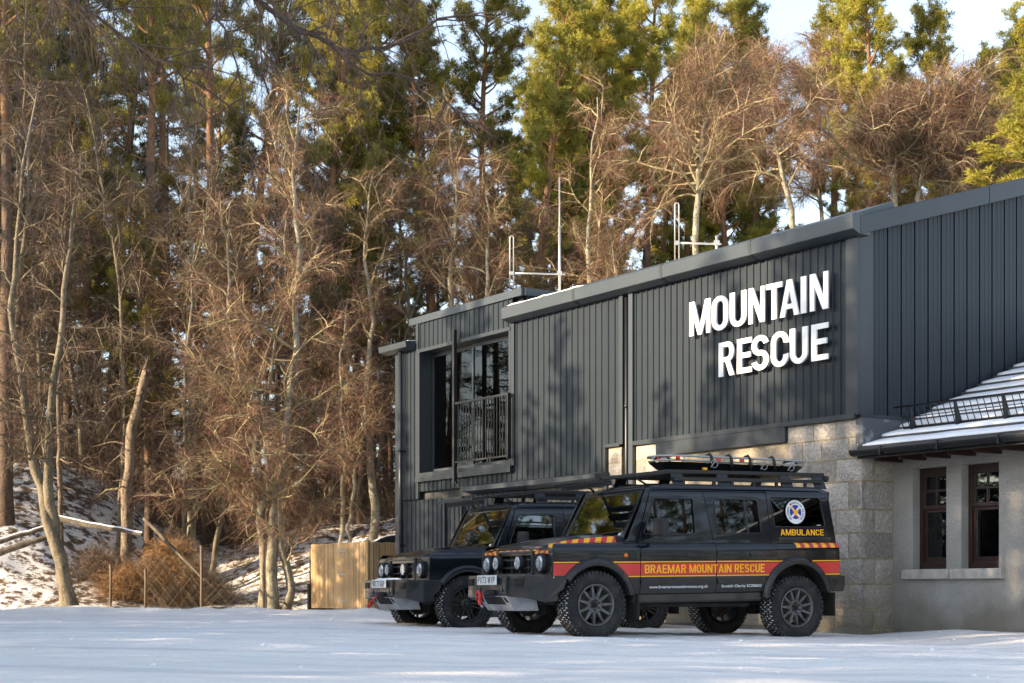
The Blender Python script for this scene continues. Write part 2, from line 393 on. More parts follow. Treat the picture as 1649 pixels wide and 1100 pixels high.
def ground_mat():
    m = bpy.data.materials.new('snowy_ground'); m.use_nodes = True; N = m.node_tree.nodes; L = m.node_tree.links
    b = N['Principled BSDF']; b.inputs['Roughness'].default_value = .8
    g = N.new('ShaderNodeNewGeometry'); sp = N.new('ShaderNodeSeparateXYZ'); L.new(g.outputs['Position'], sp.inputs[0])
    def noise(scale, det=6, sc3=None, rough=.6):
        t = N.new('ShaderNodeTexNoise'); t.inputs['Scale'].default_value = scale; t.inputs['Detail'].default_value = det; t.inputs['Roughness'].default_value = rough
        if sc3:
            mp = N.new('ShaderNodeMapping'); mp.inputs['Scale'].default_value = sc3; L.new(g.outputs['Position'], mp.inputs[0]); L.new(mp.outputs[0], t.inputs['Vector'])
        else: L.new(g.outputs['Position'], t.inputs['Vector'])
        return t.outputs[0]
    def rng_(x, a, b_, c=0, d=1):
        r = N.new('ShaderNodeMapRange'); r.inputs[1].default_value = a; r.inputs[2].default_value = b_; r.inputs[3].default_value = c; r.inputs[4].default_value = d
        L.new(x, r.inputs[0]); return r.outputs[0]
    def mth(op, a, b_):
        r = N.new('ShaderNodeMath'); r.operation = op
        for i, q in enumerate((a, b_)):
            if isinstance(q, (int, float)): r.inputs[i].default_value = q
            else: L.new(q, r.inputs[i])
        return r.outputs[0]
    def mix(f, a, b_):
        r = N.new('ShaderNodeMix'); r.data_type = 'RGBA'; L.new(f, r.inputs[0])
        for i, q in ((6, a), (7, b_)):
            if isinstance(q, tuple): r.inputs[i].default_value = (*q, 1)
            else: L.new(q, r.inputs[i])
        return r.outputs[2]
    snow = mix(rng_(noise(1.2, 8, (.25, 1.2, 1)), .35, .7), (.90, .865, .835), (.82, .79, .765))
    # packed, slightly dirty vehicle tracks across the yard
    tr = mth('MULTIPLY', rng_(noise(1.0, 5, (.12, 1.6, 1)), .52, .62), rng_(sp.outputs[1], 30, 33, 1, 0))
    snow = mix(mth('MULTIPLY', tr, .55), snow, (.60, .60, .62))
    # leaf litter, soil and twigs showing through under the trees
    cover = rng_(sp.outputs[1], 35.0, 37.0)
    deep = rng_(sp.outputs[1], 47, 52, 0, .22)
    lit = rng_(mth('ADD', noise(3.5, 10, None, .72), mth('SUBTRACT', deep, mth('MULTIPLY', noise(.35, 3), -.20))), .57, .64)
    litm = mth('MULTIPLY', lit, cover)
    soil = mix(rng_(noise(14, 8), .35, .65), (.045, .028, .016), (.14, .085, .04))
    c = mix(litm, snow, soil)
    # grass clearing far left, bare of snow
    dx = mth('MULTIPLY', mth('ADD', sp.outputs[0], 18.3), .30); dy = mth('MULTIPLY', mth('SUBTRACT', sp.outputs[1], 68), .085)
    d2 = mth('ADD', mth('MULTIPLY', dx, dx), mth('MULTIPLY', dy, dy))
    c = mix(rng_(d2, 1.1, .8), c, mix(rng_(noise(8, 5), .4, .6), (.10, .16, .02), (.20, .24, .03)))
    L.new(c, b.inputs['Base Color'])
    bp = N.new('ShaderNodeBump'); bp.inputs['Strength'].default_value = .9; bp.inputs['Distance'].default_value = .05
    h = mth('ADD', mth('MULTIPLY', noise(5, 9, (.35, 1, 1)), 1.4), mth('MULTIPLY', noise(34, 5), .45))
    L.new(h, bp.inputs['Height']); L.new(bp.outputs[0], b.inputs['Normal'])
    return m
ground = link_mesh('ground', np_mesh('ground', gv, gf, ground_mat(), smooth=True)); ground['kind'] = 'structure'
# ------------------------------------------------------------------ rescue station
# local x runs along the long wall away from the near corner, local y points out of the long wall
CORNER = Vector((4.835, 22.2, 0.0)); ANG = atan2(.832, -.5547)
st = empty('rescue_station', CORNER, ANG, 'dark grey metal clad building with large white lettering and granite base behind two black four-by-fours', 'building')

def ribbed(x0, x1, z0, z1, pitch, y=0.0, axis='x', w=.034, d=.020, mat_=None, name='cladding_sheet', top=None, groove=False, parent=None, per=5):
    """profiled sheets, each a mesh of its own with raised ribs; top(x) gives a raked upper edge"""
    n = max(1, round((x1-x0)/pitch)); p = (x1-x0)/n
    k = 0
    while k < n:
        m = min(per, n-k); mb = MB()
        pr = []
        for i in range(m):
            a = x0 + (k+i)*p
            if not groove:
                pr += [(a, 0), (a+p-w-.02, 0), (a+p-w-.008, d), (a+p-.012, d), (a+p-.001, 0)]
            else:
                pr += [(a, 0.0), (a+.004, d), (a+p*.30, d), (a+p*.31, d-.004), (a+p*.36, d-.004), (a+p*.37, d), (a+p*.63, d), (a+p*.64, d-.004), (a+p*.69, d-.004), (a+p*.70, d), (a+p-.026, d), (a+p-.022, 0)]
        pr.append((x0+(k+m)*p - (.001 if not groove else .0), 0))
        vs = []
        for (a, h) in pr:
            zt = z1 if top is None else top(a)
            if axis == 'x': vs += [(a, y+h, z0), (a, y+h, zt)]
            else: vs += [(y-h, -a, z0), (y-h, -a, zt)]
        mb.add(vs, [(2*i, 2*i+2, 2*i+3, 2*i+1) for i in range(len(pr)-1)])
        mb.build(name, mat_ or M['clad'], parent or st, fix=False)
        k += m

def box(name, x0, x1, y0, y1, z0, z1, m, parent=None, bevel=None, **kw):
    return MB().box(x0, x1, y0, y1, z0, z1).build(name, m, parent or st, bevel=bevel, **kw)

L_END = 13.03
# solid carcass behind the skins, with a real room behind the big window
def carcass():
    mb = MB(); D = -8.5
    mb.box(0.02, 8.50, D, -.17, -.4, 5.45)
    mb.box(8.50, 13.0, D, -.10, -.4, 2.86)
    mb.box(8.50, 12.36, D, -.10, 5.42, 6.03)
    mb.box(8.50, 13.0, D, -4.2, 2.86, 5.42)
    mb.box(12.20, 13.0, -4.2, -.10, 2.86, 5.42)
    mb.box(8.50, 8.60, -4.2, -.10, 2.86, 5.42)
    # gable triangle under the roof
    r = math.tan(radians(16.4))
    mb.prism([(D, 5.45), (-.12, 5.45), (-.12, 5.55), (D, 5.6+(-D)*r)], 'x', .02, 12.9)
    return mb
carcass().build('wall', M['room'], st)
box('floor_slab', 8.6, 12.2, -4.2, -.1, 2.862, 2.90, mat('timber_floor', (.20, .15, .10), .5))
# long wall skins
ribbed(.20, 5.02, 3.03, 5.50, .15)
ribbed(5.42, 5.78, 3.03, 5.50, .18)
ribbed(5.80, 8.58, 2.50, 5.50, .17)
ribbed(8.70, 12.10, 5.44, 5.97, .17)
ribbed(8.40, 12.98, -.12, 2.38, .17)
ribbed(8.60, 12.12, 2.55, 2.84, .17)
ribbed(12.20, 12.80, 2.40, 5.45, .15)
# near corner flashing, joints, posts
box('corner_flashing', -.035, .18, -.02, .035, 3.0, 5.62, M['trim'])
box('corner_flashing', -.036, .0, -.30, -.022, 3.0, 5.62, M['trim'])
box('post_cover', 5.03, 5.14, -.10, .05, -.1, 5.50, M['fascia'])
box('post_cover', 5.30, 5.40, -.10, .05, 3.0, 5.50, M['trim'])
box('recess', 5.142, 5.298, -.12, -.03, -.1, 5.5, M['clad_dark'])
MB().tube([(5.22, .02, -.05), (5.22, .02, 5.45)], .036, 10).build('downpipe', M['black'], st)
for z in (1.2, 3.6): MB().tube([(5.22, .02, z), (5.22, .02, z+.06)], .046, 10).build('pipe_collar', M['black'], st)
box('base_flashing', .0, 5.03, -.02, .055, 2.955, 3.025, M['trim'])
box('base_flashing', -.055, -.002, -8.4, -.02, 2.955, 3.02, M['trim'])
box('base_flashing', 5.40, 5.80, -.02, .045, 2.975, 3.028, M['trim'])
box('edge_flashing', 5.782, 5.80, -.02, .05, 2.45, 3.0, M['trim'])
# eaves gutter fascia, with joints
def eave():
    prof = [(-.10, 5.50), (.10, 5.50), (.24, 5.56), (.25, 5.76), (.20, 5.79), (-.10, 5.80)]
    xs = [-.16, 1.95, 4.05, 6.45, 8.72]
    for a, b in zip(xs[:-1], xs[1:]):
        MB().prism([(p[0], p[1]) for p in prof], 'x', a+.004, b-.004).build('fascia', M['fascia'], st, bevel=.008)
    for x in xs[1:-1]:
        MB().prism([(p[0]+.004 if p[0] > 0 else p[0], p[1]+(.004 if p[1] > 5.7 else -.004)) for p in prof], 'x', x-.035, x+.035).build('fascia_joint', M['trim'], st)
    # upstand curb above the eaves: long sloping face and triangular end
    for a, b in ((-.03, 1.6), (1.605, 8.25)):
        MB().prism([(.10, 5.80), (-.685, 6.09), (-.80, 5.86), (-.80, 5.80)], 'x', a, b).build('roof_upstand', M['fascia'], st)
eave()
RP = math.tan(radians(16.4))
# verge along the gable and the roof sheet with snow
for a, b in ((-.10, 2.6), (2.605, 5.6), (5.605, 8.6)):
    MB().add([(x, -s, 5.52+s*RP+h) for s in (a, b) for x in (-.16, .0) for h in (0, .27)],
             [(0, 1, 3, 2), (4, 6, 7, 5), (0, 4, 5, 1), (2, 3, 7, 6), (0, 2, 6, 4), (1, 5, 7, 3)]).build('verge', M['trim'], st, bevel=.01)
MB().add([(x, -s, 5.50+s*RP+h) for s in (.82, 8.7) for x in (.002, 12.3) for h in (.05, .22)],
         [(0, 1, 3, 2), (4, 6, 7, 5), (0, 4, 5, 1), (2, 3, 7, 6), (0, 2, 6, 4), (1, 5, 7, 3)]).build('roof', M['clad'], st)
MB().add([(x, -s, 5.725+s*RP+h) for s in (.85, 8.6) for x in (.01, 12.2) for h in (.0, .06)],
         [(0, 1, 3, 2), (4, 6, 7, 5), (0, 4, 5, 1), (2, 3, 7, 6), (0, 2, 6, 4), (1, 5, 7, 3)]).build('snow_cover', M['snow'], st)
MB().tube([(x, .19+.02*sin(x*7), 5.795+.006*sin(x*13)) for x in np.arange(6.2, 8.72, .2)], .011, 6).build('snow_cover', M['snow'], st)
# gable skin: wide seamed sheets
ribbed(.30, 8.4, 3.02, 5.6, .275, y=-.002, axis='y', d=.04, groove=True, per=1, name='cladding_panel', top=lambda s: 5.54+s*RP)
# flat-topped box over the big window
for (x0, x1, y0, y1) in ((8.34, 12.42, -.02, .05), (8.30, 8.36, -1.9, -.02), (12.40, 12.46, -2.0, .05)):
    box('parapet_flashing', x0, x1, y0, y1, 5.97, 6.11, M['fascia'])
ribbed(.06, 1.9, 5.6, 5.97, .2, y=8.335, axis='y', name='cladding_sheet')
box('roof', 8.36, 12.40, -6.0, -.02, 6.02, 6.08, M['clad'])
box('corner_flashing', 12.10, 12.20, -.02, .04, 2.40, 5.97, M['trim'])
box('corner_flashing', 8.585, 8.70, -.02, .045, 2.86, 5.49, M['trim'])
box('corner_flashing', 12.80, 13.05, -.6, .04, -.12, 5.45, M['trim'])
# left eaves end
MB().prism([(.05, 5.46), (.26, 5.50), (.28, 5.62), (.0, 5.64)], 'x', 12.22, 13.35).build('fascia', M['fascia'], st, bevel=.008)
MB().add([(12.24, .02, 5.642), (13.33, .02, 5.642), (13.33, .20, 5.63), (12.24, .20, 5.63), (12.24, .02, 5.66), (13.33, .02, 5.66), (13.33, .19, 5.64), (12.24, .19, 5.64)],
         [(3, 2, 1, 0), (4, 5, 6, 7), (0, 1, 5, 4), (1, 2, 6, 5), (2, 3, 7, 6), (3, 0, 4, 7)]).build('snow_cover', M['snow'], st)
MB().tube([(12.72, .10, -.1), (12.72, .10, 5.48)], .045, 10).build('downpipe', M['trim'], st)
for z in (1.45, 3.4): MB().box(12.66, 12.78, .03, .16, z, z+.035).build('pipe_bracket', M['black'], st)
# canopy band above the doors
MB().prism([(-.02, 2.39), (.30, 2.44), (.31, 2.50), (.10, 2.56), (-.02, 2.56)], 'x', 5.74, 10.05).build('canopy_flashing', M['fascia'], st)
box('canopy_lip', 5.70, 10.02, .312, .33, 2.43, 2.515, M['trim'])
# garage door two behind the parked cars
ribbed(5.84, 8.38, -.1, 2.38, .16, y=-.08, w=.02, d=.014, mat_=mat('roller_door', (.10, .095, .085), .5), name='door_panel')
box('door_frame', 5.78, 5.84, -.12, .02, -.1, 2.39, M['trim'])
# side door in the left part
box('door', 10.47, 11.03, .0, .006, -.1, 2.30, M['clad_dark'])
for (a, b, c, d_) in ((10.40, 11.10, 2.30, 2.37), (10.40, 10.46, -.1, 2.30), (11.04, 11.10, -.1, 2.30)):
    box('door_frame', a, b, -.02, .06, c, d_, M['trim'])
# big first floor window: frame, two leaves, reveals
wf = box('window_frame', 8.70, 12.10, -.34, .05, 2.84, 2.92, M['trim'])
box('window_sill', 8.64, 12.14, -.02, .10, 2.74, 2.838, M['trim'])
for (x0, x1, y0, y1, z0, z1) in ((8.702, 8.76, -.34, .048, 2.922, 5.37), (12.04, 12.098, -.34, .048, 2.922, 5.37), (8.702, 12.098, -.34, .06, 5.372, 5.44)):
    box('window_frame', x0, x1, y0, y1, z0, z1, M['trim'])
for (x0, x1, yy) in ((8.765, 10.42, -.24), (10.44, 12.035, -.30)):
    fr = MB(); w = .055
    for (a, b, c, d_) in ((x0, x0+w, 2.93, 5.365), (x1-w, x1, 2.93, 5.365), (x0+w, x1-w, 2.93, 3.01), (x0+w, x1-w, 5.29, 5.365)):
        fr.box(a, b, yy, yy+.05, c, d_)
    f = fr.build('sash', M['fascia'], st)
    MB().box(x0+w, x1-w, yy+.02, yy+.03, 3.01, 5.29).build('pane', M['pane'], f)
# things seen in the room
box('curtain', 10.0, 10.25, -.7, -.6, 2.92, 5.3, mat('grey_curtain', (.10, .10, .09), .9))
# juliet balcony
jb = MB()
jb.box(10.50, 10.565, .10, .17, 2.62, 5.62)
jb.box(10.46, 10.50, .10, .15, 2.62, 2.66)
jb.build('balcony_post', M['black'], st)
r = MB(); r.box(8.62, 10.50, .12, .155, 4.16, 4.20).box(8.62, 10.50, .12, .155, 3.02, 3.05).box(8.62, 8.66, .08, .16, 2.98, 4.20)
rl = r.build('balustrade', M['black'], st)
bal = MB().box(-.008, .008, -.008, .008, 0, 1.11).mesh('baluster', M['black'])
for i in range(18): link_mesh('baluster', bal, rl, (8.72+i*.098, .137, 3.05))
# granite ------------------------------------------------------------
CZ = [-.25, -.02, .29, .63, .99, 1.35, 1.68, 2.08, 2.40, 2.70, 2.955]
def block(x0, x1, z0, z1, face, yy, depth=.10, tw=None):
    """one rough stone with chamfered edges; face 'L' on the long wall, 'G' on the gable return"""
    g = .012; x0 += g; x1 -= g; z0 += g; z1 -= g; c = .018
    n = 4; mz = 3; vs = []; fs = []
    for j in range(mz+1):
        for i in range(n+1):
            u = i/n; w = j/mz; e = (i in (0, n)) or (j in (0, mz))
            h = depth - (c if e else 0) + (0 if e else rnd.uniform(-.008, .014))
            vs.append((x0+(x1-x0)*u + (0 if e else rnd.uniform(-.01, .01)), h, z0+(z1-z0)*w))
    k = len(vs)
    rim = [(0+i) for i in range(n+1)] + [(n+1)*(j+1)-1 for j in range(1, mz+1)] + [(n+1)*mz+i for i in range(n-1, -1, -1)] + [(n+1)*j for j in range(mz-1, 0, -1)]
    for j in range(mz):
        for i in range(n):
            a = j*(n+1)+i; fs.append((a, a+1, a+n+2, a+n+1))
    base = len(vs)
    for q in rim: vs.append((vs[q][0], 0, vs[q][2]))
    m = len(rim)
    for t in range(m): fs.append((rim[t], base+t, base+(t+1) % m, rim[(t+1) % m]))
    out = []
    for (a, h, z) in vs:
        out.append((a, yy+h, z) if face == 'L' else (-yy-h, -a, z))
    MB().add(out, fs).build('stone_block', M['granite'], st)
def courses(x0, x1, face, yy, zs, lo, hi, quoin=False, off=0):
    for i, (a, b) in enumerate(zip(zs[:-1], zs[1:])):
        x = x0; first = True
        while x < x1-.02:
            w = rnd.uniform(lo, hi)
            if quoin and first: w = (.52 if (i+off) % 2 else .27)
            if x1-(x+w) < .16: w = x1-x
            w = min(w, x1-x); block(x, x+w, a, b, face, yy); x += w; first = False
MB().box(-.075, 1.42, -.17, -.02, -.3, 2.955).box(4.40, 5.02, -.17, -.02, -.3, 2.955).box(5.41, 5.78, -.17, -.02, -.3, 2.97) \
    .box(1.42, 4.40, -.17, -.10, -.3, 2.96).build('mortar_bed', M['mortar'], st)
MB().box(-.075, .02, -.66, -.17, -.3, 2.955).build('mortar_bed', M['mortar'], st)
courses(-.095, 1.42, 'L', -.10, CZ, .34, .62, True)
courses(4.42, 5.02, 'L', -.10, CZ, .30, .60)
courses(5.41, 5.78, 'L', -.10, CZ, .37, .6)
courses(.0, .647, 'G', -.005, CZ, .3, .42, True, 1)
box('lintel_cover', 1.40, 4.42, -.05, .045, 2.735, 2.953, M['trim'])
box('infill_panel', 1.43, 4.40, -.098, -.045, -.3, 2.733, mat('sandy_render', (.40, .34, .25), .95, noise=((.25, .21, .15), 30, .4, .7), bump=(60, .7, .02)))
box('plinth', -.11, 5.0, -.16, .03, -.35, .02, M['harl'])
# lead apron on the corner return
MB().box(-.145, -.125, -1.1, .005, 2.56, 2.95).box(-.125, .02, -.02, .008, 2.56, 2.95).build('lead_apron', M['lead'], st, bevel=.004)

# small fixings on the roof: aerials (each its own thing)
def world(x, y, z):
    d = Vector((-.5547, .832, 0)); n = Vector((-.832, -.5547, 0))
    return CORNER + d*x + n*y + Vector((0, 0, z))
def aerial(px0, px1, y_top0, y_top1, y_base, Y, cross, label, fat=None):
    X0 = (px0-CX)/FPX*Y; X1 = (px1-CX)/FPX*Y; z = lambda py: CAMH+(HY-py)/FPX*Y
    e = empty('aerial', (X1, Y, z(y_base)-.24), 0, label, 'aerial')
    dx = X0-X1; h = lambda py: z(py)-(z(y_base)-.24)
    if y_top1: MB().tube([(0, 0, 0), (0, 0, h(y_top1))], .014, 8).tube([(0, 0, 0), (0, 0, h(y_top1)*.62)], .024, 8).build('mast', M['alu'], e)
    else: MB().tube([(0, 0, 0), (0, 0, h(cross)+.12)], .024, 8).build('mast', M['alu'], e)
    MB().tube([(dx*1.05, 0, h(cross)), (-dx*.12, 0, h(cross)-.02)], .018, 8).build('cross_arm', M['alu'], e)
    w = .035
    MB().tube([(dx-w, 0, h(y_base)-.4), (dx-w, 0, h(y_top0)-.03), (dx-w*.6, 0, h(y_top0)), (dx+w*.6, 0, h(y_top0)), (dx+w, 0, h(y_top0)-.03), (dx+w, 0, h(y_base)-.4)], .011, 6).build('folded_dipole', M['alu'], e)
    MB().cbox((0, 0, h(cross)), (.09, .07, .07)).cbox((dx, 0, h(cross)), (.08, .06, .06)).build('clamp', M['alu'], e)
aerial(824, 901, 380, 285, 470, 30.5, 440, 'pale pole aerial with tall whip and folded loop on the left end of the roof')
aerial(1090, 1154, 327, None, 405, 27.0, 391, 'small loop aerial on a cross arm on the roof above the wall lettering')

# ------------------------------------------------------------------ sign letters
sg = empty('wall_sign', world(2.1, .06, 4.4), ANG, 'raised white letters reading MOUNTAIN RESCUE on the dark cladding', 'sign')
def uof(zx):
    px = 980+zx/2.465; rr = (px-CX)/FPX
    return ((4.835-.09)-(22.2-.06)*rr)/(.5547+.832*rr)
sign_mat = mat('sign_white', (.82, .81, .80), .5)
for word, spans, z0, z1 in (('MOUNTAIN', [(322, 405), (410, 476), (482, 548), (557, 620), (626, 690), (681, 757), (764, 785), (800, 872)], 4.555, 5.09),
                            ('RESCUE', [(438, 500), (511, 569), (569, 637), (645, 716), (721, 791), (806, 872)], 3.835, 4.36)):
    for ch, (a, b) in zip(word, spans):
        ua, ub = uof(a), uof(b); me = block_text(ch, ua-ub, z1-z0, tv=.17, extrude=.012)
        # sign reads from far to near: local x of the text runs towards -u
        T = Matrix(((-1, 0, 0, ua-2.1), (0, 0, 1, .045), (0, 1, 0, z0-4.4), (0, 0, 0, 1)))
        me.transform(T)
        me.materials.clear(); me.materials.append(sign_mat)
        for p in me.polygons: p.material_index = 0
        link_mesh('letter', me, sg)

# ------------------------------------------------------------------ annexe with harled wall and snowy slate roof
an = empty('annexe', CORNER, ANG, 'low grey harled annexe with two brown sash windows and snow covered tiled roof', 'building')
YW = -.647
def abox(name, t0, t1, y0, y1, z0, z1, m, parent=None, **kw):
    return MB().box(-t1, -t0, y0, y1, z0, z1).build(name, m, parent or an, **kw)
T1 = 7.5
ops = [(.44, 1.04), (1.30, 1.93), (4.4, 5.0), (5.3, 5.9)]
wm = MB(); t = -.02
for a, b in ops:
    wm.box(-a, -t, YW-.25, YW, .84, 2.25); t = b
wm.box(-T1, -t, YW-.25, YW, .84, 2.25)
wm.box(-T1, .02, YW-.25, YW, -.4, .84).box(-T1, .02, YW-.25, YW, 2.25, 2.62)
wm.box(-T1, -T1+.25, -8, YW-.25, -.4, 2.6)
wm.build('wall', M['harl'], an)
abox('corner_bead', -.005, .008, YW, YW+.006, -.2, 2.45, M['sill'])
abox('floor_slab', .1, T1-.3, -4.5, YW-.26, .1, .2, M['room'])
abox('back_wall', .1, T1-.3, -4.6, -4.5, .1, 3.2, M['room'])
for (a, b) in ops:
    abox('window_sill', a-.15, b+.09, YW-.10, YW+.07, .70, .835, M['sill'], bevel=.006)
    cx_ = -(a+b)/2; yy = YW-.17; fr = MB(); w = .055
    x0, x1 = -b, -a
    for (p, q, c, d_) in ((x0, x0+w, .84, 2.25), (x1-w, x1, .84, 2.25), (x0+w, x1-w, .84, .93), (x0+w, x1-w, 2.18, 2.25)):
        fr.box(p, q, yy-.04, yy+.03, c, d_)
    wfr = fr.build('window', M['brown'], an, bevel=.004)
    us = MB(); z0, z1 = 1.68, 2.18
    for (p, q, c, d_) in ((x0+w, x0+w+.05, z0, z1), (x1-w-.05, x1-w, z0, z1), (x0+w+.05, x1-w-.05, z0, z0+.05), (x0+w+.05, x1-w-.05, z1-.045, z1),
                          (cx_-.012, cx_+.012, z0+.05, z1-.045), (x0+w+.05, cx_-.012, 1.915, 1.94), (cx_+.012, x1-w-.05, 1.915, 1.94)):
        us.box(p, q, yy-.01, yy+.02, c, d_)
    us.build('upper_sash', M['brown'], wfr)
    ls = MB(); z0, z1 = .93, 1.68
    for (p, q, c, d_) in ((x0+w, x0+w+.05, z0, z1), (x1-w-.05, x1-w, z0, z1), (x0+w+.05, x1-w-.05, z0, z0+.07), (x0+w+.05, x1-w-.05, z1-.05, z1)):
        ls.box(p, q, yy-.035, yy-.012, c, d_)
    ls.build('lower_sash', M['brown'], wfr)
    MB().box(x0+w+.05, cx_-.012, yy, yy+.006, 1.73, 2.13).box(cx_+.012, x1-w-.05, yy, yy+.006, 1.73, 2.13).build('upper_pane', M['pane'], wfr)
    MB().box(x0+w+.05, x1-w-.05, yy-.026, yy-.02, 1.0, 1.63).build('lower_pane', M['pane'], wfr)
# eaves: gutter, soffit, rafter ends
gut = MB(); n = 8
prof = [(.06+.07*cos(pi+pi*k/n), 2.49+.075*sin(pi+pi*k/n)) for k in range(n+1)] + [(.125, 2.505), (.118, 2.495)] + [(.06+.055*cos(2*pi-pi*k/n), 2.49+.06*sin(2*pi-pi*k/n)) for k in range(1, n)] + [(-.002, 2.495), (-.008, 2.505)]
gut.prism(prof, 'x', -T1, .03); gut.build('gutter', M['black'], an)
abox('soffit', -.0, T1, YW, -.02, 2.43, 2.45, mat('brown_soffit', (.05, .022, .016), .6))
abox('fascia_board', -.0, T1, -.02, -.009, 2.38, 2.50, M['black'])
raf = MB().box(-.03, .03, 0, .5, 0, .10).mesh('rafter_end', M['brown'])
for i in range(17): link_mesh('rafter_end', raf, an, (-.25-i*.43, -.62, 2.345))
for x in (-.55, -1.55, -2.55): MB().box(x-.012, x+.012, -.005, .14, 2.40, 2.52).build('gutter_bracket', M['black'], an)
# roof: courses of thick tiles, each with its own slab of snow
RA = math.tan(radians(22.9)); NC = 17; CS = .355
RZ = lambda s: 2.50 + s*RA
tile_me = None
for i in range(NC):
    s0 = -.02+i*CS; s1 = s0+CS+.05
    tz0, tz1 = RZ(s0)+.062, RZ(s1)+.006
    c = MB().add([(x, -s, z+h) for (s, z) in ((s0, tz0), (s1, tz1)) for x in (-T1, -.02) for h in (-.05, 0)],
             [(0, 1, 3, 2), (4, 6, 7, 5), (0, 4, 5, 1), (2, 3, 7, 6), (0, 2, 6, 4), (1, 5, 7, 3)])
    co = c.build('tile_course', M['tile'], an)
    # snow lying on the course: wavy lower lip, thinning where the next course starts
    sb = MB(); xs = np.arange(-T1, -.03, .09); vs = []; ns = 4
    for x in xs:
        a = .012*float(vnoise(x*1.0, i*7.1, .22, 9)) + .014*float(vnoise(x, i*3.3, .8, 19)); th = .030+.016*float(vnoise(x, i*1.7, .5, 21))
        ca = s0+.013+a*1.3
        def zt(s): return tz0+(tz1-tz0)*(s-s0)/(s1-s0)
        vs += [(x, -ca, zt(ca)-.002), (x, -(ca-.006), zt(ca)+th*.6), (x, -(ca+.03), zt(ca+.03)+th), (x, -(s1-.03), zt(s1-.03)+th*.75), (x, -(s1+.02), zt(s1))]
    k = 5; nn = len(xs)
    fs = [(q*k+j, (q+1)*k+j, (q+1)*k+j+1, q*k+j+1) for q in range(nn-1) for j in range(k-1)] + [tuple(range(k)), tuple((nn-1)*k+j for j in reversed(range(k)))]
    sb.add(vs, fs, 0, True).build('snow_cover', M['snow'], co)
# snow guard: lattice rail on brackets
sg2 = empty('snow_guard', (0, 0, 0), 0, parent=an)
GYs = -.62; GZs = RZ(.62)+.06
def gp(t, h): return (-t, GYs-.0+.13*h, GZs+h*.29)     # leans outwards
rl = MB()
rl.tube([gp(.24, 1), gp(T1-.1, 1)], .014, 6).tube([gp(.30, .0), gp(T1-.1, .0)], .012, 6).tube([gp(.34, .5), gp(T1-.1, .5)], .007, 5)
rl.build('rail', M['black'], sg2)
a0, a1 = Vector(gp(0, 0)), Vector(gp(0, 1))
bar = MB().tube([a0, a1], .007, 5).mesh('bar', M['black'])
i = 0; t = .30
while t < T1-.15:
    link_mesh('bar', bar, sg2, (-t, 0, 0)); t += .115
brk = MB().prism([(0, -.05), (.12, .28), (.14, .28), (.09, -.03), (.05, -.10)], 'x', -.018, .018).tube([(0, .06, -.02), (-.02, .27, -.20), (-.02, .30, -.235)], .014, 6).box(-.03, .03, -.10, .04, -.09, -.055).mesh('bracket', M['black'])
t = .52
while t < T1-.2:
    link_mesh('bracket', brk, sg2, (-t, GYs, GZs)); t += .80
# ------------------------------------------------------------------ vehicles
def paint_mat(name, base, dust, zlo, zhi, amount):
    m = mat(name, base, .22, coat=.6, spec=.25); nt = m.node_tree; N = nt.nodes; L = nt.links; b = N['Principled BSDF']
    tc = N.new('ShaderNodeTexCoord'); sp = N.new('ShaderNodeSeparateXYZ'); L.new(tc.outputs['Object'], sp.inputs[0])
    z = N.new('ShaderNodeMapRange'); z.inputs[1].default_value = zhi; z.inputs[2].default_value = zlo; L.new(sp.outputs[2], z.inputs[0])
    t = N.new('ShaderNodeTexNoise'); t.inputs['Scale'].default_value = 5; t.inputs['Detail'].default_value = 9; t.inputs['Roughness'].default_value = .7
    L.new(tc.outputs['Object'], t.inputs['Vector'])
    r = N.new('ShaderNodeMapRange'); r.inputs[1].default_value = .3; r.inputs[2].default_value = .7; L.new(t.outputs[0], r.inputs[0])
    f = N.new('ShaderNodeMath'); f.operation = 'MULTIPLY'; L.new(z.outputs[0], f.inputs[0]); L.new(r.outputs[0], f.inputs[1])
    g = N.new('ShaderNodeMath'); g.operation = 'MULTIPLY_ADD'; g.inputs[1].default_value = amount; g.inputs[2].default_value = .03; L.new(f.outputs[0], g.inputs[0])
    x = N.new('ShaderNodeMix'); x.data_type = 'RGBA'; x.inputs[6].default_value = (*base, 1); x.inputs[7].default_value = (*dust, 1)
    L.new(g.outputs[0], x.inputs[0]); L.new(x.outputs[2], b.inputs['Base Color'])
    rr = N.new('ShaderNodeMapRange'); rr.inputs[3].default_value = .22; rr.inputs[4].default_value = .85; L.new(g.outputs[0], rr.inputs[0]); L.new(rr.outputs[0], b.inputs['Roughness'])
    cc = N.new('ShaderNodeMapRange'); cc.inputs[1].default_value = .03; cc.inputs[2].default_value = .5; cc.inputs[3].default_value = .6; cc.inputs[4].default_value = .0
    L.new(g.outputs[0], cc.inputs[0]); L.new(cc.outputs[0], b.inputs['Coat Weight'])
    return m
DUST = (.075, .068, .06)
VM = {}
VM['paint'] = paint_mat('black_paint', (.0035, .005, .009), DUST, .42, .85, .7)
VM['trim'] = paint_mat('dark_plastic_trim', (.014, .016, .020), DUST, .35, 1.0, .7)
VM['trim'].node_tree.nodes['Principled BSDF'].inputs['Coat Weight'].default_value = 0
VM['grille'] = mat('grille_paint', (.07, .073, .08), .4)
VM['tyre'] = mat('tyre_rubber', (.012, .012, .013), .85, noise=((.055, .05, .045), 6, .45, .75, 8))
VM['pack'] = mat('tread_packed_snow', (.012, .012, .013), .9, noise=((.75, .77, .8), 30, .46, .52, 3))
VM['rimA'] = mat('grey_alloy', (.14, .14, .14), .45, metal=.3, noise=((.05, .045, .04), 7, .4, .7))
VM['rimB'] = mat('black_alloy', (.018, .018, .02), .4, metal=.2, noise=((.06, .055, .05), 7, .45, .75))
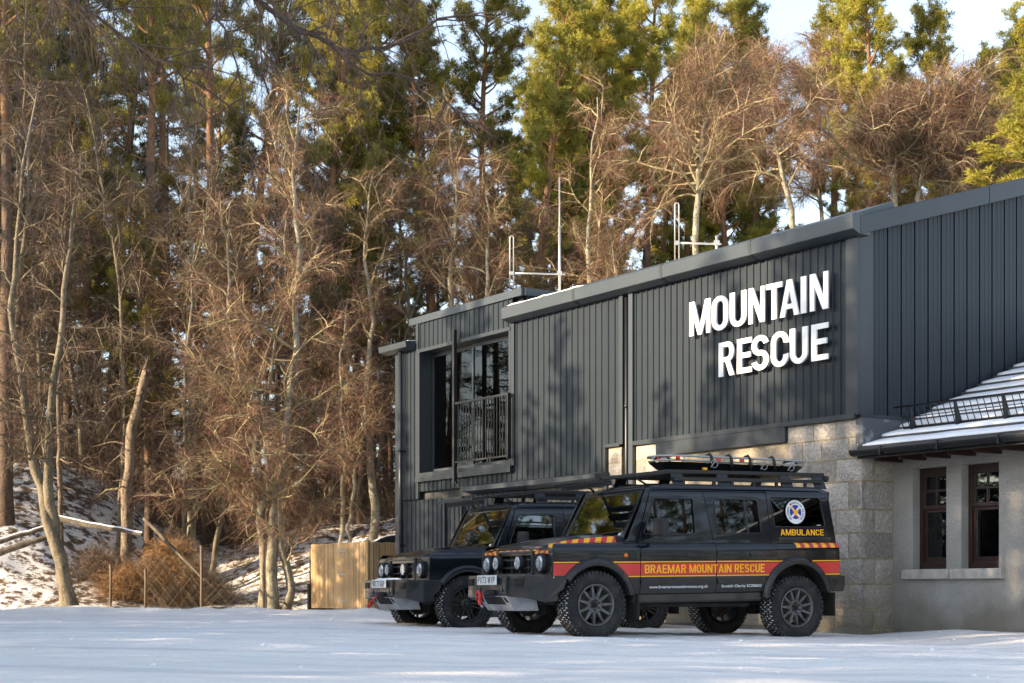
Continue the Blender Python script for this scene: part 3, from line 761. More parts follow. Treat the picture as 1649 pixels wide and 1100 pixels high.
VM['yellow'] = mat('livery_yellow', (.95, .44, .008), .4, noise=((.7, .33, .03), 4, .55, .9), coat=.3)
VM['red'] = mat('livery_red', (.60, .028, .025), .4, noise=((.33, .03, .025), 4, .45, .9), coat=.3)
VM['white'] = mat('livery_white', (.75, .75, .75), .5)
VM['blue'] = mat('badge_blue', (.012, .02, .30), .4)
VM['lens'] = mat('lamp_lens', (.62, .65, .70), .12, metal=.25, noise=((.25, .27, .30), 30, .4, .6), coat=1)
VM['amber'] = mat('amber_lens', (.75, .16, .01), .3)
VM['redlens'] = mat('red_lens', (.35, .01, .008), .2, coat=1)
VM['skid'] = mat('silver_skid_plate', (.42, .42, .43), .38, metal=.5, noise=((.25, .25, .25), 5, .45, .7))
VM['hook'] = mat('red_hook', (.55, .02, .02), .4)
VM['seat'] = mat('seat_fabric', (.02, .02, .022), .9)
VM['plate'] = mat('number_plate', (.78, .78, .76), .4)
VM['ink'] = mat('plate_lettering', (.006, .006, .006), .5)
VM['dark'] = mat('underbody', (.006, .006, .006), .9, noise=((.03, .026, .022), 5, .4, .7))
VM['brown'] = mat('dusty_metal', (.10, .085, .07), .8)

SH = -.014
def bodyfn(v): return Vector((v.x, v.y, v.z + SH*v.x))     # the body sits nose down on its springs
PROF = [(.30, .86), (.40, .88), (.50, .915), (.60, .934), (1.02, .936), (1.06, .932), (1.09, .918), (1.112, .895), (1.124, .872), (1.20, .866), (1.70, .815), (1.75, .805), (1.79, .775), (1.81, .73)]
PZ = [p[0] for p in PROF]; PY = [p[1] for p in PROF]
def fy(z): return float(np.interp(z, PZ, PY))
AZ = .40
def arch(cx, a0, a1, rx, rz, n=18):
    return [(cx + rx*cos(a0+(a1-a0)*k/n), AZ + rz*sin(a0+(a1-a0)*k/n)) for k in range(n+1)]
def rounded(pts, r=.035, n=4):
    out = []; m = len(pts)
    for i in range(m):
        p0, p, p1 = Vector(pts[i-1]), Vector(pts[i]), Vector(pts[(i+1) % m])
        a = p + (p0-p).normalized()*r; b = p + (p1-p).normalized()*r
        for k in range(n+1):
            t = k/n; out.append(tuple(a*(1-t)**2 + p*2*t*(1-t) + b*t*t))
    return out
def panel(name, outline, holes, m, parent, side, off=0.0, th=.028, prof=True, zcuts=True):
    """sheet cut to an outline in x-z, bent over the body's side profile and given thickness"""
    vs = []; es = []
    for loop in [outline]+holes:
        b = len(vs); n = len(loop); vs += [Vector(p) for p in loop]; es += [(b+i, b+(i+1) % n) for i in range(n)]
    r = geometry.delaunay_2d_cdt(vs, es, [], 0, 1e-5)
    bm = bmesh.new(); bv = [bm.verts.new((p[0], 0, p[1])) for p in r[0]]
    for f in r[2]:
        cc = (sum(r[0][i][0] for i in f)/len(f), sum(r[0][i][1] for i in f)/len(f))
        if not inside(cc, outline) or any(inside(cc, h) for h in holes): continue
        try: bm.faces.new([bv[i] for i in f])
        except ValueError: pass
    if zcuts:
        for z in PZ[2:-1]+[.75, .9, 1.3, 1.4, 1.5, 1.6]:
            bmesh.ops.bisect_plane(bm, geom=bm.verts[:]+bm.edges[:]+bm.faces[:], plane_co=(0, 0, z), plane_no=(0, 0, 1))
    bmesh.ops.recalc_face_normals(bm, faces=bm.faces)
    for f in bm.faces:
        if f.normal.y < 0: f.normal_flip()
    r2 = bmesh.ops.extrude_face_region(bm, geom=bm.faces[:])
    inner = {v for v in r2['geom'] if isinstance(v, bmesh.types.BMVert)}
    for v in bm.verts:
        y = (fy(v.co.z) if prof else 0) + off
        if v in inner: y -= th
        v.co = bodyfn(Vector((v.co.x, side*y, v.co.z)))
    bmesh.ops.recalc_face_normals(bm, faces=bm.faces)
    me = bpy.data.meshes.new(name); bm.to_mesh(me); bm.free(); me.materials.append(m)
    o = link_mesh(name, me, parent)
    b = o.modifiers.new('bevel', 'BEVEL'); b.width = .005; b.segments = 2; b.limit_method = 'ANGLE'; b.angle_limit = radians(50)
    for p in me.polygons: p.use_smooth = True
    me.set_sharp_from_angle(angle=radians(30))
    return o

def tyre_mesh():
    w = .135; R = .405
    prof = [(.245, -.10), (.262, -.125), (.30, -.137), (.355, -.137), (.385, -.125), (.391, -.11), (.391, .11), (.385, .125), (.355, .137), (.30, .137), (.262, .125), (.245, .10)]
    return MB().lathe(prof, 56).mesh('tyre', VM['tyre'])
def tread_mesh():
    mb = MB(); n = 44
    for row, y in enumerate((-.108, -.055, 0, .055, .108)):
        for k in range(n):
            t = 2*pi*(k + (row % 2)*.5)/n; c = Vector((cos(t), 0, sin(t))); tg = Vector((-sin(t), 0, cos(t))); yy = Vector((0, 1, 0))
            tw = tg*(.021) + yy*(.006 if row % 2 else -.006); yw = yy*(.021 if abs(y) < .1 else .026)
            r0, r1 = .385, .405 - (.004 if abs(y) > .1 else 0)
            ps = []
            for r_ in (r0, r1):
                q = c*r_ + yy*y; ps += [q-tw-yw, q+tw-yw, q+tw+yw, q-tw+yw]
            mb.hexa(ps)
            if abs(y) > .1:      # shoulder lug
                s = 1 if y > 0 else -1; ps = []
                for (rr, yo) in ((.352, .1395), (.392, .130)):
                    q = c*rr + yy*(s*yo); ps += [q-tg*.018-yy*s*.012, q+tg*.018-yy*s*.012, q+tg*.018+yy*s*.004, q-tg*.018+yy*s*.004]
                mb.hexa(ps)
    return mb.mesh('tread', VM['tyre'])
def pack_mesh(): return MB().lathe([(.394, -.118), (.3985, -.10), (.3985, .10), (.394, .118)], 56).mesh('packed_snow', VM['pack'])
def rim_mesh(kind):
    m = VM['rimA'] if kind == 'A' else VM['rimB']; mb = MB()
    mb.lathe([(.245, -.12), (.232, -.10), (.228, .02), (.232, .085), (.247, .105), (.252, .118), (.240, .124), (.228, .112), (.220, .06), (.216, -.12)], 48)
    R = .232
    if kind == 'A':
        mb.lathe([(0, .085), (.055, .085), (.060, .098), (.098, .094), (.102, .070), (.10, .04)], 36)
        for k in range(11):
            t = 2*pi*k/11 + .1; c = Vector((cos(t), 0, sin(t))); tg = Vector((-sin(t), 0, cos(t))); y = Vector((0, 1, 0))
            a, b = c*.088, c*.231
            mb.hexa([a-tg*.024+y*.05, a+tg*.024+y*.05, b+tg*.012+y*.07, b-tg*.012+y*.07, a-tg*.020+y*.088, a+tg*.020+y*.088, b+tg*.009+y*.108, b-tg*.009+y*.108])
    else:
        mb.lathe([(0, .075), (.075, .075), (.085, .06), (.085, .03)], 30)
        for k in range(6):
            for s in (-1, 1):
                t = 2*pi*k/6 + .2; t2 = t + s*.16; c = Vector((cos(t), 0, sin(t))); tg = Vector((-sin(t), 0, cos(t))); y = Vector((0, 1, 0))
                a = c*.07 + tg*s*.018; b = Vector((cos(t2), 0, sin(t2)))*.230; g2 = tg
                mb.hexa([a-g2*.014+y*.03, a+g2*.014+y*.03, b+g2*.013+y*.06, b-g2*.013+y*.06, a-g2*.011+y*.072, a+g2*.011+y*.072, b+g2*.010+y*.104, b-g2*.010+y*.104])
    hub = MB(); nb = 6
    for k in range(nb):
        t = 2*pi*k/nb; hub.lathe([(0, .112), (.010, .110), (.011, .09)], 8, c=(.058*cos(t), 0, .058*sin(t)))
    hub.lathe([(0, .118), (.022, .117), (.028, .108), (.030, .09)], 16)
    hubm = hub.mesh('hub', VM['dark'] if kind == 'A' else VM['rimB'])
    dm = MB().lathe([(0, -.01), (.16, -.01), (.165, -.03), (.1, -.05)], 32).mesh('brake_disc', VM['brown'])
    return mb.mesh('rim', m), hubm, dm
TYRE, TREAD, PACK = tyre_mesh(), tread_mesh(), pack_mesh()
RIMS = {'A': rim_mesh('A'), 'B': rim_mesh('B')}
lt = text_mesh('MUD TERRAIN', .17, .02, .01)

def wheel(root, x, side, z, kind, steer=0.0):
    e = empty('wheel', (x, side*.815, z), (0 if side > 0 else pi) + steer, parent=root)
    e.rotation_euler.y = rnd.uniform(0, 1) if True else 0
    link_mesh('tyre', TYRE, e); link_mesh('tread', TREAD, e); link_mesh('packed_snow', PACK, e)
    r, h, d = RIMS[kind]
    link_mesh('rim', r, e); link_mesh('hub', h, e); link_mesh('brake_disc', d, e)

def stripes(mb_y, mb_r, P, u0, u1, n, slant, first=0):
    """alternating slanted stripes on a surface P(u, w), w in 0..1"""
    for k in range(n):
        a = u0+(u1-u0)*k/n; b = u0+(u1-u0)*(k+1)/n; tgt = mb_y if (k+first) % 2 == 0 else mb_r
        cl = lambda t: max(min(u0, u1), min(max(u0, u1), t))
        tgt.quad(P(a, 0), P(b, 0), P(cl(b+slant), 1), P(cl(a+slant), 1))

def make_vehicle(kind, loc, rz, label, zw):
    root = empty('four_by_four', loc, rz, label, 'vehicle')
    A = kind == 'A'
    # ---- core, floor, wheel wells
    c = MB()
    c.box(-2.06, 1.92, -.60, .60, .50, 1.00).box(-.90, .90, -.84, .84, .44, .60).box(-2.08, -2.00, -.86, .86, .52, 1.05)
    c.box(-2.05, .93, -.80, .80, 1.0, 1.03)
    for s in (-1, 1):
        for cx in (1.461, -1.461):
            ar = arch(cx, 0, pi, .54, .52, 12)
            for (p, q) in zip(ar[:-1], ar[1:]):
                ys = sorted((s*.60, s*.90))
                c.add([(p[0], ys[0], p[1]), (q[0], ys[0], q[1]), (q[0], ys[1], q[1]), (p[0], ys[1], p[1])], [(0, 1, 2, 3)])
        c.box(.93, 1.0, *sorted((s*.60, s*.88)), .50, 1.05); c.box(-1.0, -.93, *sorted((s*.60, s*.88)), .50, 1.0)
    c.build('underbody', VM['dark'], root, fn=bodyfn)
    ax = MB()
    for x in (1.461, -1.461):
        ax.tube([(x, -.72, .37), (x, .72, .37)], .045, 10).cbox((x, .12 if x < 0 else -.2, .36), (.26, .26, .24))
        for s in (-1, 1): ax.tube([(x-.12, s*.55, .42), (x-.05, s*.58, .85)], .03, 8).tube([(x, s*.50, .40), (x-.9 if x > 0 else x+.9, s*.42, .48)], .028, 8)
    for s in (-1, 1): ax.box(-2.1, 2.0, s*.42-.04, s*.42+.04, .44, .54)
    ax.tube([(1.62, -.6, .40), (1.62, .6, .40)], .02, 8).tube([(-1.9, .35, .42), (-.7, .35, .38)], .035, 8).tube([(-2.0, -.3, .45), (-1.7, .3, .45)], .08, 10)
    ax.box(-.75, .55, -.34, .34, .36, .46)
    ax.build('chassis', VM['dark'], root)
    # ---- side panels
    pi_ = pi
    for s in (1, -1):
        wing = [(.857, .505)] + [(1.461-.50*cos(t)*1.0, AZ+.505*sin(t)) for t in np.linspace(.21, pi_-.62, 18)] + [(1.885, .72), (2.035, .72), (2.05, .80), (2.04, 1.06), (2.0, 1.118), (.857, 1.135)]
        panel('front_wing', wing, [], VM['paint'], root, s)
        w1 = rounded([(.765, 1.235), (.590, 1.665), (.03, 1.665), (.02, 1.235)], .04)
        d1 = [(-.232, .515), (.849, .515), (.849, 1.135), (.64, 1.752), (-.12, 1.752), (-.235, 1.12)]
        df = panel('front_door', d1, [w1], VM['paint'], root, s)
        w2 = rounded([(-.31, 1.245), (-.27, 1.665), (-.92, 1.665), (-.965, 1.245)], .05)
        arcr = [(-1.461+.50*cos(t), AZ+.505*sin(t)) for t in np.linspace(.24, 1.0, 8)]
        d2 = [(-.240, .515)] + [(-.243, 1.12), (-.128, 1.752), (-1.060, 1.752), (-1.105, 1.12)] + [(arcr[-1][0]+.02, .95)] + list(reversed(arcr))
        dr = panel('rear_door', d2, [w2], VM['paint'], root, s)
        arc2 = [(-1.461+.50*cos(t), AZ+.505*sin(t)) for t in np.linspace(1.05, pi_-.18, 14)]
        w3 = rounded([(-1.17, 1.325), (-1.125, 1.70), (-1.90, 1.70), (-1.965, 1.325)], .05)
        q = [(-1.113, 1.12), (-1.068, 1.80), (-2.03, 1.80), (-2.125, 1.12), (-2.14, .70), (-2.05, .505)] + list(reversed(arc2))
        qp = panel('rear_quarter', q, [w3], VM['paint'], root, s)
        # pillars and cant rail
        panel('a_pillar', [(.857, 1.145), (.99, 1.145), (.675, 1.80), (.58, 1.80), (.65, 1.757)], [], VM['paint'], root, s, off=-.003)
        panel('cant_rail', [(.62, 1.760), (.60, 1.805), (-1.06, 1.805), (-1.055, 1.760)], [], VM['paint'], root, s, off=-.002)
        # glass
        gw = lambda pts, nm, par, mm, o=-.018: panel(nm, pts, [], mm, par, s, off=o, th=.004, zcuts=False)
        def wpane(a, nm, par, mm):
            b = [(x, z) for (x, z) in a]; cxm = sum(p[0] for p in b)/len(b); czm = sum(p[1] for p in b)/len(b)
            return gw([(cxm+(x-cxm)*1.04, czm+(z-czm)*1.06) for x, z in b], nm, par, mm)
        wpane(w1, 'window', df, VM['glass_dim'] if A else VM['glass_side']); wpane(w2, 'window', dr, VM['glass_tint']); wpane(w3, 'window', qp, VM['glass_tint'])
        def strip3(pts, nm, m_, par, w=.012, off=.004):
            mb = MB(); P3 = [bodyfn(Vector((x, s*(fy(z)+off), z))) for x, z in pts]
            mb.tube(P3+[P3[0], P3[1]], w/2, 5, caps=False); return mb.build(nm, m_, par)
        for w_, par in ((w1, df), (w2, dr), (w3, qp)): strip3(w_, 'window_seal', VM['trim'], par)
        MB().add([bodyfn(Vector((x, s*(fy(z)-o), z))) for (x, z) in ((-.755, 1.25), (-.79, 1.25), (-.75, 1.66), (-.715, 1.66)) for o in (.012, .018)],
                 [(0, 2, 4, 6), (1, 3, 5, 7)]).build('window_bar', VM['trim'], dr)
        # utility rails, handles, hinges, fuel cover line
        for (x0, x1, z0, z1, par) in ((.76, .06, .955, 1.005, df), (-.36, -.70, .955, 1.005, dr), (-1.22, -2.05, 1.145, 1.20, qp)):
            mb = MB(); y = fy((z0+z1)/2)
            mb.hexa([(x1, s*(y-.01), z0), (x0, s*(y-.01), z0), (x0, s*(y-.01), z1), (x1, s*(y-.01), z1), (x1+.01, s*(y+.012), z0+.006), (x0-.01, s*(y+.012), z0+.006), (x0-.01, s*(y+.012), z1-.006), (x1+.01, s*(y+.012), z1-.006)])
            mb.build('utility_rail', VM['trim'], par, fn=bodyfn, bevel=.003)
        for (x, z, par) in ((.115, .975, df), (-.83, .975, dr)):
            MB().box(x-.095, x+.095, *sorted((s*.93, s*.962)), z-.022, z+.022).build('door_handle', VM['trim'], par, fn=bodyfn, bevel=.006)
        for (x, par) in ((.80, df), (-.30, dr)):
            for z in (.975, .655): MB().box(x-.05, x+.045, *sorted((s*.93, s*.953)), z-.028, z+.028).build('hinge', VM['trim'], par, fn=bodyfn, bevel=.005)
        MB().box(.90, 1.0, *sorted((s*.934, s*.944)), .955, .995).build('wing_badge', VM['trim'], root, fn=bodyfn)
        MB().lathe([(0, .96), (.02, .955), (.026, .94), (.026, .93)], 14, c=(1.055, 0, .975)).build('side_lamp', VM['amber'], root, fn=lambda v: bodyfn(Vector((v.x, s*v.y, v.z))))
        # sill and side step
        MB().prism([(s*.50, .47), (s*.88, .40), (s*.905, .42), (s*.905, .508), (s*.50, .515)], 'x', -.93, .93).build('sill', VM['trim'], root, fn=bodyfn, bevel=.006)
        MB().tube([(.80, s*.80, .37), (-.80, s*.80, .37)], .028, 8).box(-.75, .75, *sorted((s*.5, s*.8)), .365, .385).build('rock_slider', VM['dark'], root)
        # flares
        for cx, t0, t1 in ((1.461, .62, pi_-.22), (-1.461, .08, pi_-.22)):
            mb = MB(); vs = []; n = 26
            for k in range(n+1):
                t = t0+(t1-t0)*k/n if cx > 0 else pi_ - (t0+(t1-t0)*(1-k/n)) if False else t0+(t1-t0)*k/n
                co, si = cos(t), sin(t)
                for (rx, rz_, y) in ((.455, .455, .80), (.455, .455, .975), (.470, .475, .988), (.505, .515, .985), (.535, .545, .955), (.540, .550, .925)):
                    vs.append((cx+rx*co, s*y, AZ+rz_*si))
            m_ = 6
            mb.add(vs, [(i*m_+j, i*m_+j+1, (i+1)*m_+j+1, (i+1)*m_+j) for i in range(n) for j in range(m_-1)]+[tuple(range(m_)), tuple(n*m_+j for j in range(m_))], 0, True)
            o = mb.build('wheel_arch', VM['trim'], root, fn=bodyfn); o.data.set_sharp_from_angle(angle=radians(40))
        MB().box(.885, .905, *sorted((s*.70, s*.97)), .20, .50).build('mud_flap', VM['dark'], root)
        MB().box(-2.03, -2.01, *sorted((s*.70, s*.97)), .22, .52).build('mud_flap', VM['dark'], root)
        # mirror
        mr = MB(); cxm = .66
        mr.hexa([(cxm-.05, s*.97, 1.20), (cxm+.06, s*.98, 1.20), (cxm+.03, s*1.20, 1.19), (cxm-.05, s*1.20, 1.19), (cxm-.05, s*.97, 1.42), (cxm+.05, s*.98, 1.42), (cxm+.02, s*1.19, 1.41), (cxm-.05, s*1.19, 1.41)])
        o = mr.build('door_mirror', VM['plastic'], root, fn=bodyfn, bevel=.022)
        MB().tube([(cxm, s*.86, 1.20), (cxm, s*1.0, 1.235)], .022, 8).build('mirror_arm', VM['plastic'], root, fn=bodyfn)
        # tail lamp
        MB().lathe([(0, .045), (.045, .04), (.055, .02), (.055, -.02)], 18, axis='x').build('tail_lamp', VM['redlens'], root, loc=(-2.13, s*.80, .95), rot=(0, 0, pi))
        MB().lathe([(0, .045), (.035, .04), (.042, .02), (.042, -.02)], 18, axis='x').build('tail_lamp', VM['redlens'], root, loc=(-2.13, s*.80, .84), rot=(0, 0, pi))
    # ---- roof
    rf = MB(); xs = [.66, .60, .4, 0, -1.0, -1.9, -2.02, -2.05]; zc = [1.800, 1.838, 1.850, 1.855, 1.855, 1.85, 1.83, 1.78]; vs = []
    ys = [-.79, -.775, -.73, -.6, -.3, 0, .3, .6, .73, .775, .79]; dz = [-.045, -.012, .0, .010, .018, .020, .018, .010, 0, -.012, -.045]
    for x, z in zip(xs, zc):
        for y, d in zip(ys, dz): vs.append((x, y, z-.02+d))
    m_ = len(ys)
    rf.add(vs, [(i*m_+j, i*m_+j+1, (i+1)*m_+j+1, (i+1)*m_+j) for i in range(len(xs)-1) for j in range(m_-1)], 0, True)
    rf.build('roof', VM['paint'], root, fn=bodyfn)
    for y in (-.45, -.15, .15, .45): MB().cbox((-.6, y, 1.862), (2.2, .03, .014)).build('roof_rib', VM['paint'], root, fn=bodyfn, bevel=.005)
    # ---- rear face
    MB().box(-2.12, -2.06, -.86, .86, .72, 1.12).box(-2.07, -2.03, -.80, .80, 1.12, 1.78).build('tailgate', VM['paint'], root, fn=bodyfn, bevel=.01)
    MB().box(-2.078, -2.071, -.68, .68, 1.20, 1.68).build('rear_window', VM['glass_tint'], root, fn=bodyfn)
    sp_ = empty('spare_wheel', (-2.24, -.10, 1.05), radians(90), parent=root)
    link_mesh('tyre', TYRE, sp_); link_mesh('tread', TREAD, sp_); link_mesh('rim', RIMS[kind][0], sp_)
    MB().prism([(-2.05, .50), (-2.26, .50), (-2.28, .56), (-2.28, .70), (-2.05, .73)], 'y', -.86, .86).build('rear_bumper', VM['trim'], root, fn=bodyfn, bevel=.012)
    # ---- bonnet
    st_ = [(1.02, 1.215, 1.195, 1.135), (.98, 1.215, 1.195, 1.135)]
    bx = [.97, 1.2, 1.5, 1.75, 1.93, 2.02, 2.045]; bzc = [1.236, 1.230, 1.208, 1.176, 1.138, 1.105, 1.075]; bze = [1.212, 1.206, 1.186, 1.155, 1.120, 1.088, 1.06]
    bzl = [1.100, 1.096, 1.084, 1.068, 1.052, 1.038, 1.022]
    mb = MB(); vs = []
    for x, a, b, l in zip(bx, bzc, bze, bzl):
        hw = .70 - .05*(x-.97); lw = .765 - .045*(x-.97)
        for (y, z) in ((-lw, l-.03), (-lw, l), (-hw, b), (-hw+.03, b+.006), (-.36, b+.010), (-.31, a), (0, a+.008), (.31, a), (.36, b+.010), (hw-.03, b+.006), (hw, b), (lw, l), (lw, l-.03)):
            vs.append((x, y, z))
    m_ = 13
    mb.add(vs, [(i*m_+j, i*m_+j+1, (i+1)*m_+j+1, (i+1)*m_+j) for i in range(len(bx)-1) for j in range(m_-1)] + [tuple(range(m_)), tuple((len(bx)-1)*m_+j for j in range(m_))], 0, True)
    o = mb.build('bonnet', VM['paint'], root, fn=bodyfn); o.data.set_sharp_from_angle(angle=radians(18)); bonnet = o
    MB().box(.95, 2.0, -.90, .90, 1.02, 1.06).build('wing_top', VM['paint'], root, fn=bodyfn)
    for s in (1, -1):
        mb = MB()       # flat wing shoulder between bonnet and side
        vs = []
        for x, l in ((.90, 1.106), (1.5, 1.096), (1.95, 1.076), (2.03, 1.05), (2.05, 1.0)):
            vs += [(x, s*.72, l-.012), (x, s*.80, l), (x, s*.86, l), (x, s*.898, l-.010), (x, s*.925, l-.034)]
        mb.add(vs, [(i*5+j, i*5+j+1, (i+1)*5+j+1, (i+1)*5+j) for i in range(4) for j in range(4)], 0, True)
        mb.build('wing_shoulder', VM['paint'], root, fn=bodyfn)
        v_ = MB().hexa([(.94, s*.77, 1.12), (1.08, s*.765, 1.12), (1.08, s*.765, 1.13), (.94, s*.77, 1.13), (.94, s*.72, 1.20), (1.03, s*.72, 1.20), (1.03, s*.70, 1.21), (.94, s*.70, 1.21)])
        v_.build('bonnet_vent', VM['plastic'], root, fn=bodyfn)
    MB().box(.84, .98, -.84, .84, 1.10, 1.17).prism([(.93, 1.16), (1.05, 1.165), (1.03, 1.19), (.95, 1.215)], 'y', -.70, .70).build('scuttle', VM['plastic'], root, fn=bodyfn)
    # ---- windscreen and wipers
    W = lambda y, t, o=0: Vector((.985-.325*t+o*.88, y*(.745-.045*t)/.745, 1.175+.605*t+o*.47))
    fr = MB()
    for (y0, y1, t0, t1) in ((-.765, -.69, 0, 1.02), (.69, .765, 0, 1.02), (-.69, .69, .93, 1.02), (-.69, .69, 0, .055)):
        fr.hexa([W(y0, t0, -.02), W(y1, t0, -.02), W(y1, t1, -.02), W(y0, t1, -.02), W(y0, t0, .012), W(y1, t0, .012), W(y1, t1, .012), W(y0, t1, .012)])
    fr.build('screen_frame', VM['paint'], root, fn=bodyfn, bevel=.006)
    MB().hexa([W(-.70, .05, -.004), W(.70, .05, -.004), W(.70, .94, -.004), W(-.70, .94, -.004), W(-.70, .05, .002), W(.70, .05, .002), W(.70, .94, .002), W(-.70, .94, .002)]).build('windscreen', VM['glass_screen'], root, fn=bodyfn)
    for (ya, yb) in ((.05, .62), (-.62, -.05)):
        MB().tube([W(ya, -.02, .03), W((ya+yb)/2, .10, .035), W(yb, .13, .02)], .009, 6).tube([W(ya+.04, .10, .012), W(yb, .135, .012)], .007, 5).build('wiper', VM['plastic'], root, fn=bodyfn)
    # ---- cabin
    cb = MB().box(.30, .90, -.74, .74, 1.0, 1.13).box(.55, .95, -.74, .74, 1.08, 1.19)
    cb.build('dashboard', VM['plastic'], root, fn=bodyfn, bevel=.02)
    for s in (1, -1):
        for x in (-.10, -.95):
            MB().cbox((x, s*.38, .98), (.50, .48, .16)).cbox((x-.26, s*.38, 1.27), (.14, .46, .62), Matrix.Rotation(-.12, 3, 'Y')).cbox((x-.30, s*.38, 1.60), (.09, .24, .16)).build('seat', VM['seat'], root, fn=bodyfn, bevel=.04)
    MB().lathe([(.165, 0), (.18, .014), (.195, 0), (.18, -.014)], 24, closed=True).build('steering_wheel', VM['plastic'], root, loc=(.42, -.38, 1.24), rot=(0, 0, radians(70)))
    grid = MB()
    for y in np.arange(-.7, .71, .07): grid.box(-1.262, -1.256, y-.003, y+.003, 1.0, 1.76)
    for z in np.arange(1.05, 1.76, .07): grid.box(-1.27, -1.264, -.72, .72, z-.003, z+.003)
    grid.build('cargo_grille', VM['black'], root)
    # ---- front face
    ff = MB()
    ff.prism([(-.90, .70), (-.90, 1.04), (-.84, 1.07), (-.46, 1.07), (-.46, .70)], 'x', 1.98, 2.045).prism([(.46, .70), (.46, 1.07), (.84, 1.07), (.90, 1.04), (.90, .70)], 'x', 1.98, 2.045)
    ff.build('front_panel', VM['trim'], root, fn=bodyfn, bevel=.008)
    MB().box(1.90, 1.95, -.47, .47, .68, 1.06).build('radiator', VM['dark'], root, fn=bodyfn)
    gr = MB()
    for z in (1.035, .94, .845, .765): gr.box(2.03, 2.075, -.455, .455, z-.009, z+.009)
    gr.box(2.0, 2.065, -.458, -.435, .70, 1.06).box(2.0, 2.065, .435, .458, .70, 1.06).box(1.96, 2.05, -.45, .45, .69, .725).box(1.97, 2.03, -.45, .45, 1.045, 1.075)
    for y in (-.22, 0, .22): gr.box(1.96, 1.99, y-.012, y+.012, .72, 1.05)
    gr.build('grille', VM['grille'], root, fn=bodyfn)
    for y in (-.70, .70):
        e = MB().lathe([(.100, .055), (.118, .052), (.122, .03), (.122, -.01), (.098, -.01), (.095, .03)], 30, axis='x', closed=True).build('headlamp', VM['plastic'], root, loc=(2.05, y, .89-.028))
        MB().lathe([(0, .070), (.05, .064), (.082, .050), (.097, .030)], 28, axis='x').build('headlamp_lens', VM['lens'], e, loc=(.005, 0, 0))
        MB().lathe([(.055, .063), (.060, .070), (.066, .059)], 24, axis='x').build('light_ring', VM['plastic'], e)
    for y in (-.29, .29):
        e = MB().lathe([(0, -.07), (.055, -.05), (.085, .0), (.088, .045), (.078, .05), (.074, .02)], 26, axis='x').build('spot_lamp', VM['plastic'], root, loc=(2.13, y, .90-.03))
        MB().lathe([(0, .066), (.045, .061), (.076, .048)], 22, axis='x').build('spot_lens', VM['lens'], e)
        if not A:
            g = MB()
            for z in (-.05, -.017, .017, .05): g.box(.048, .056, -.07, .07, z-.004, z+.004)
            g.build('lamp_guard', VM['plastic'], e)
    # ---- bumper: centre section, swept corners
    bm_ = MB()
    def sec(pts, y0, y1, **k): bm_.prism(pts, 'y', y0, y1)
    for s in (1, -1):
        a = [(2.30, s*.46, .72), (2.30, s*.46, .47), (1.92, s*.50, .42), (2.0, s*.46, .74)]
        # swept corner block: hexahedra from inner to outer
        P = lambda x, y, z: (x, s*y, z)
        mbx = MB()
        mbx.hexa([P(2.02, .40, .47), P(2.36, .40, .47), P(2.325, .76, .455), P(2.0, .76, .44), P(2.02, .40, .725), P(2.345, .40, .725), P(2.312, .76, .725), P(2.0, .76, .725)])
        mbx.hexa([P(2.0, .762, .44), P(2.323, .762, .455), P(2.12, .90, .40), P(1.95, .90, .42), P(2.0, .762, .725), P(2.310, .762, .725), P(2.13, .93, .72), P(1.95, .90, .72)])
        mbx.hexa([P(1.95, .80, .42), P(2.118, .902, .402), P(1.90, .945, .56), P(1.84, .80, .62), P(1.95, .80, .72), P(2.128, .932, .718), P(1.84, .955, .715), P(1.82, .80, .715)])
        mbx.build('bumper_corner', VM['trim'], root, bevel=.008)
        MB().hexa([P(2.32, .57, .60), P(2.350, .57, .60), P(2.334, .74, .60), P(2.31, .74, .60), P(2.32, .57, .685), P(2.346, .57, .685), P(2.328, .74, .685), P(2.31, .74, .685)]).build('bumper_lamp', VM['dark'], root)
        MB().hexa([P(2.15, .86, .668), P(2.185, .83, .668), P(2.145, .905, .668), P(2.10, .90, .668), P(2.15, .86, .684), P(2.185, .83, .684), P(2.145, .905, .684), P(2.10, .90, .684)]).build('indicator', VM['amber'], root)
    bm_.prism([(2.05, .49), (2.36, .49), (2.385, .55), (2.385, .69), (2.35, .725), (2.05, .725)], 'y', -.398, .398)
    bm_.build('front_bumper', VM['trim'], root, bevel=.01)
    for y in (-.30, .30): MB().hexa([(2.30, y-.02, .50), (2.40, y-.02, .53), (2.40, y+.02, .53), (2.30, y+.02, .50), (2.30, y-.02, .73), (2.37, y-.02, .72), (2.37, y+.02, .72), (2.30, y+.02, .73)]).build('bumper_rib', VM['trim'], root, bevel=.004)
    MB().box(2.384, 2.41, -.12, .12, .47, .54).tube([(2.415, -.10, .505), (2.415, .10, .505)], .016, 8).build('fairlead', VM['plastic'], root)
    # skid plate
    sk = MB()
    sk.hexa([(1.95, -.42, .30), (2.24, -.36, .30), (2.24, .36, .30), (1.95, .42, .30), (2.0, -.44, .48), (2.37, -.40, .48), (2.37, .40, .48), (2.0, .44, .48)])
    sk.build('skid_plate', VM['skid'], root, bevel=.006)
    F = lambda y, z, o: (2.24+(z-.30)/.18*.13+o, y, z)
    MB().hexa([F(-.24, .375, .0), F(.24, .375, .0), F(.24, .375, .006), F(-.24, .375, .006), F(-.24, .465, .0), F(.24, .465, .0), F(.24, .465, .006), F(-.24, .465, .006)]).build('skid_opening', VM['dark'], root)
    for s in (-1, 1):
        MB().hexa([F(s*.30, .40, .0), F(s*.36, .40, .0), F(s*.36, .40, .006), F(s*.30, .40, .006), F(s*.28, .46, .0), F(s*.33, .46, .0), F(s*.33, .46, .006), F(s*.28, .46, .006)]).build('skid_slot', VM['dark'], root)
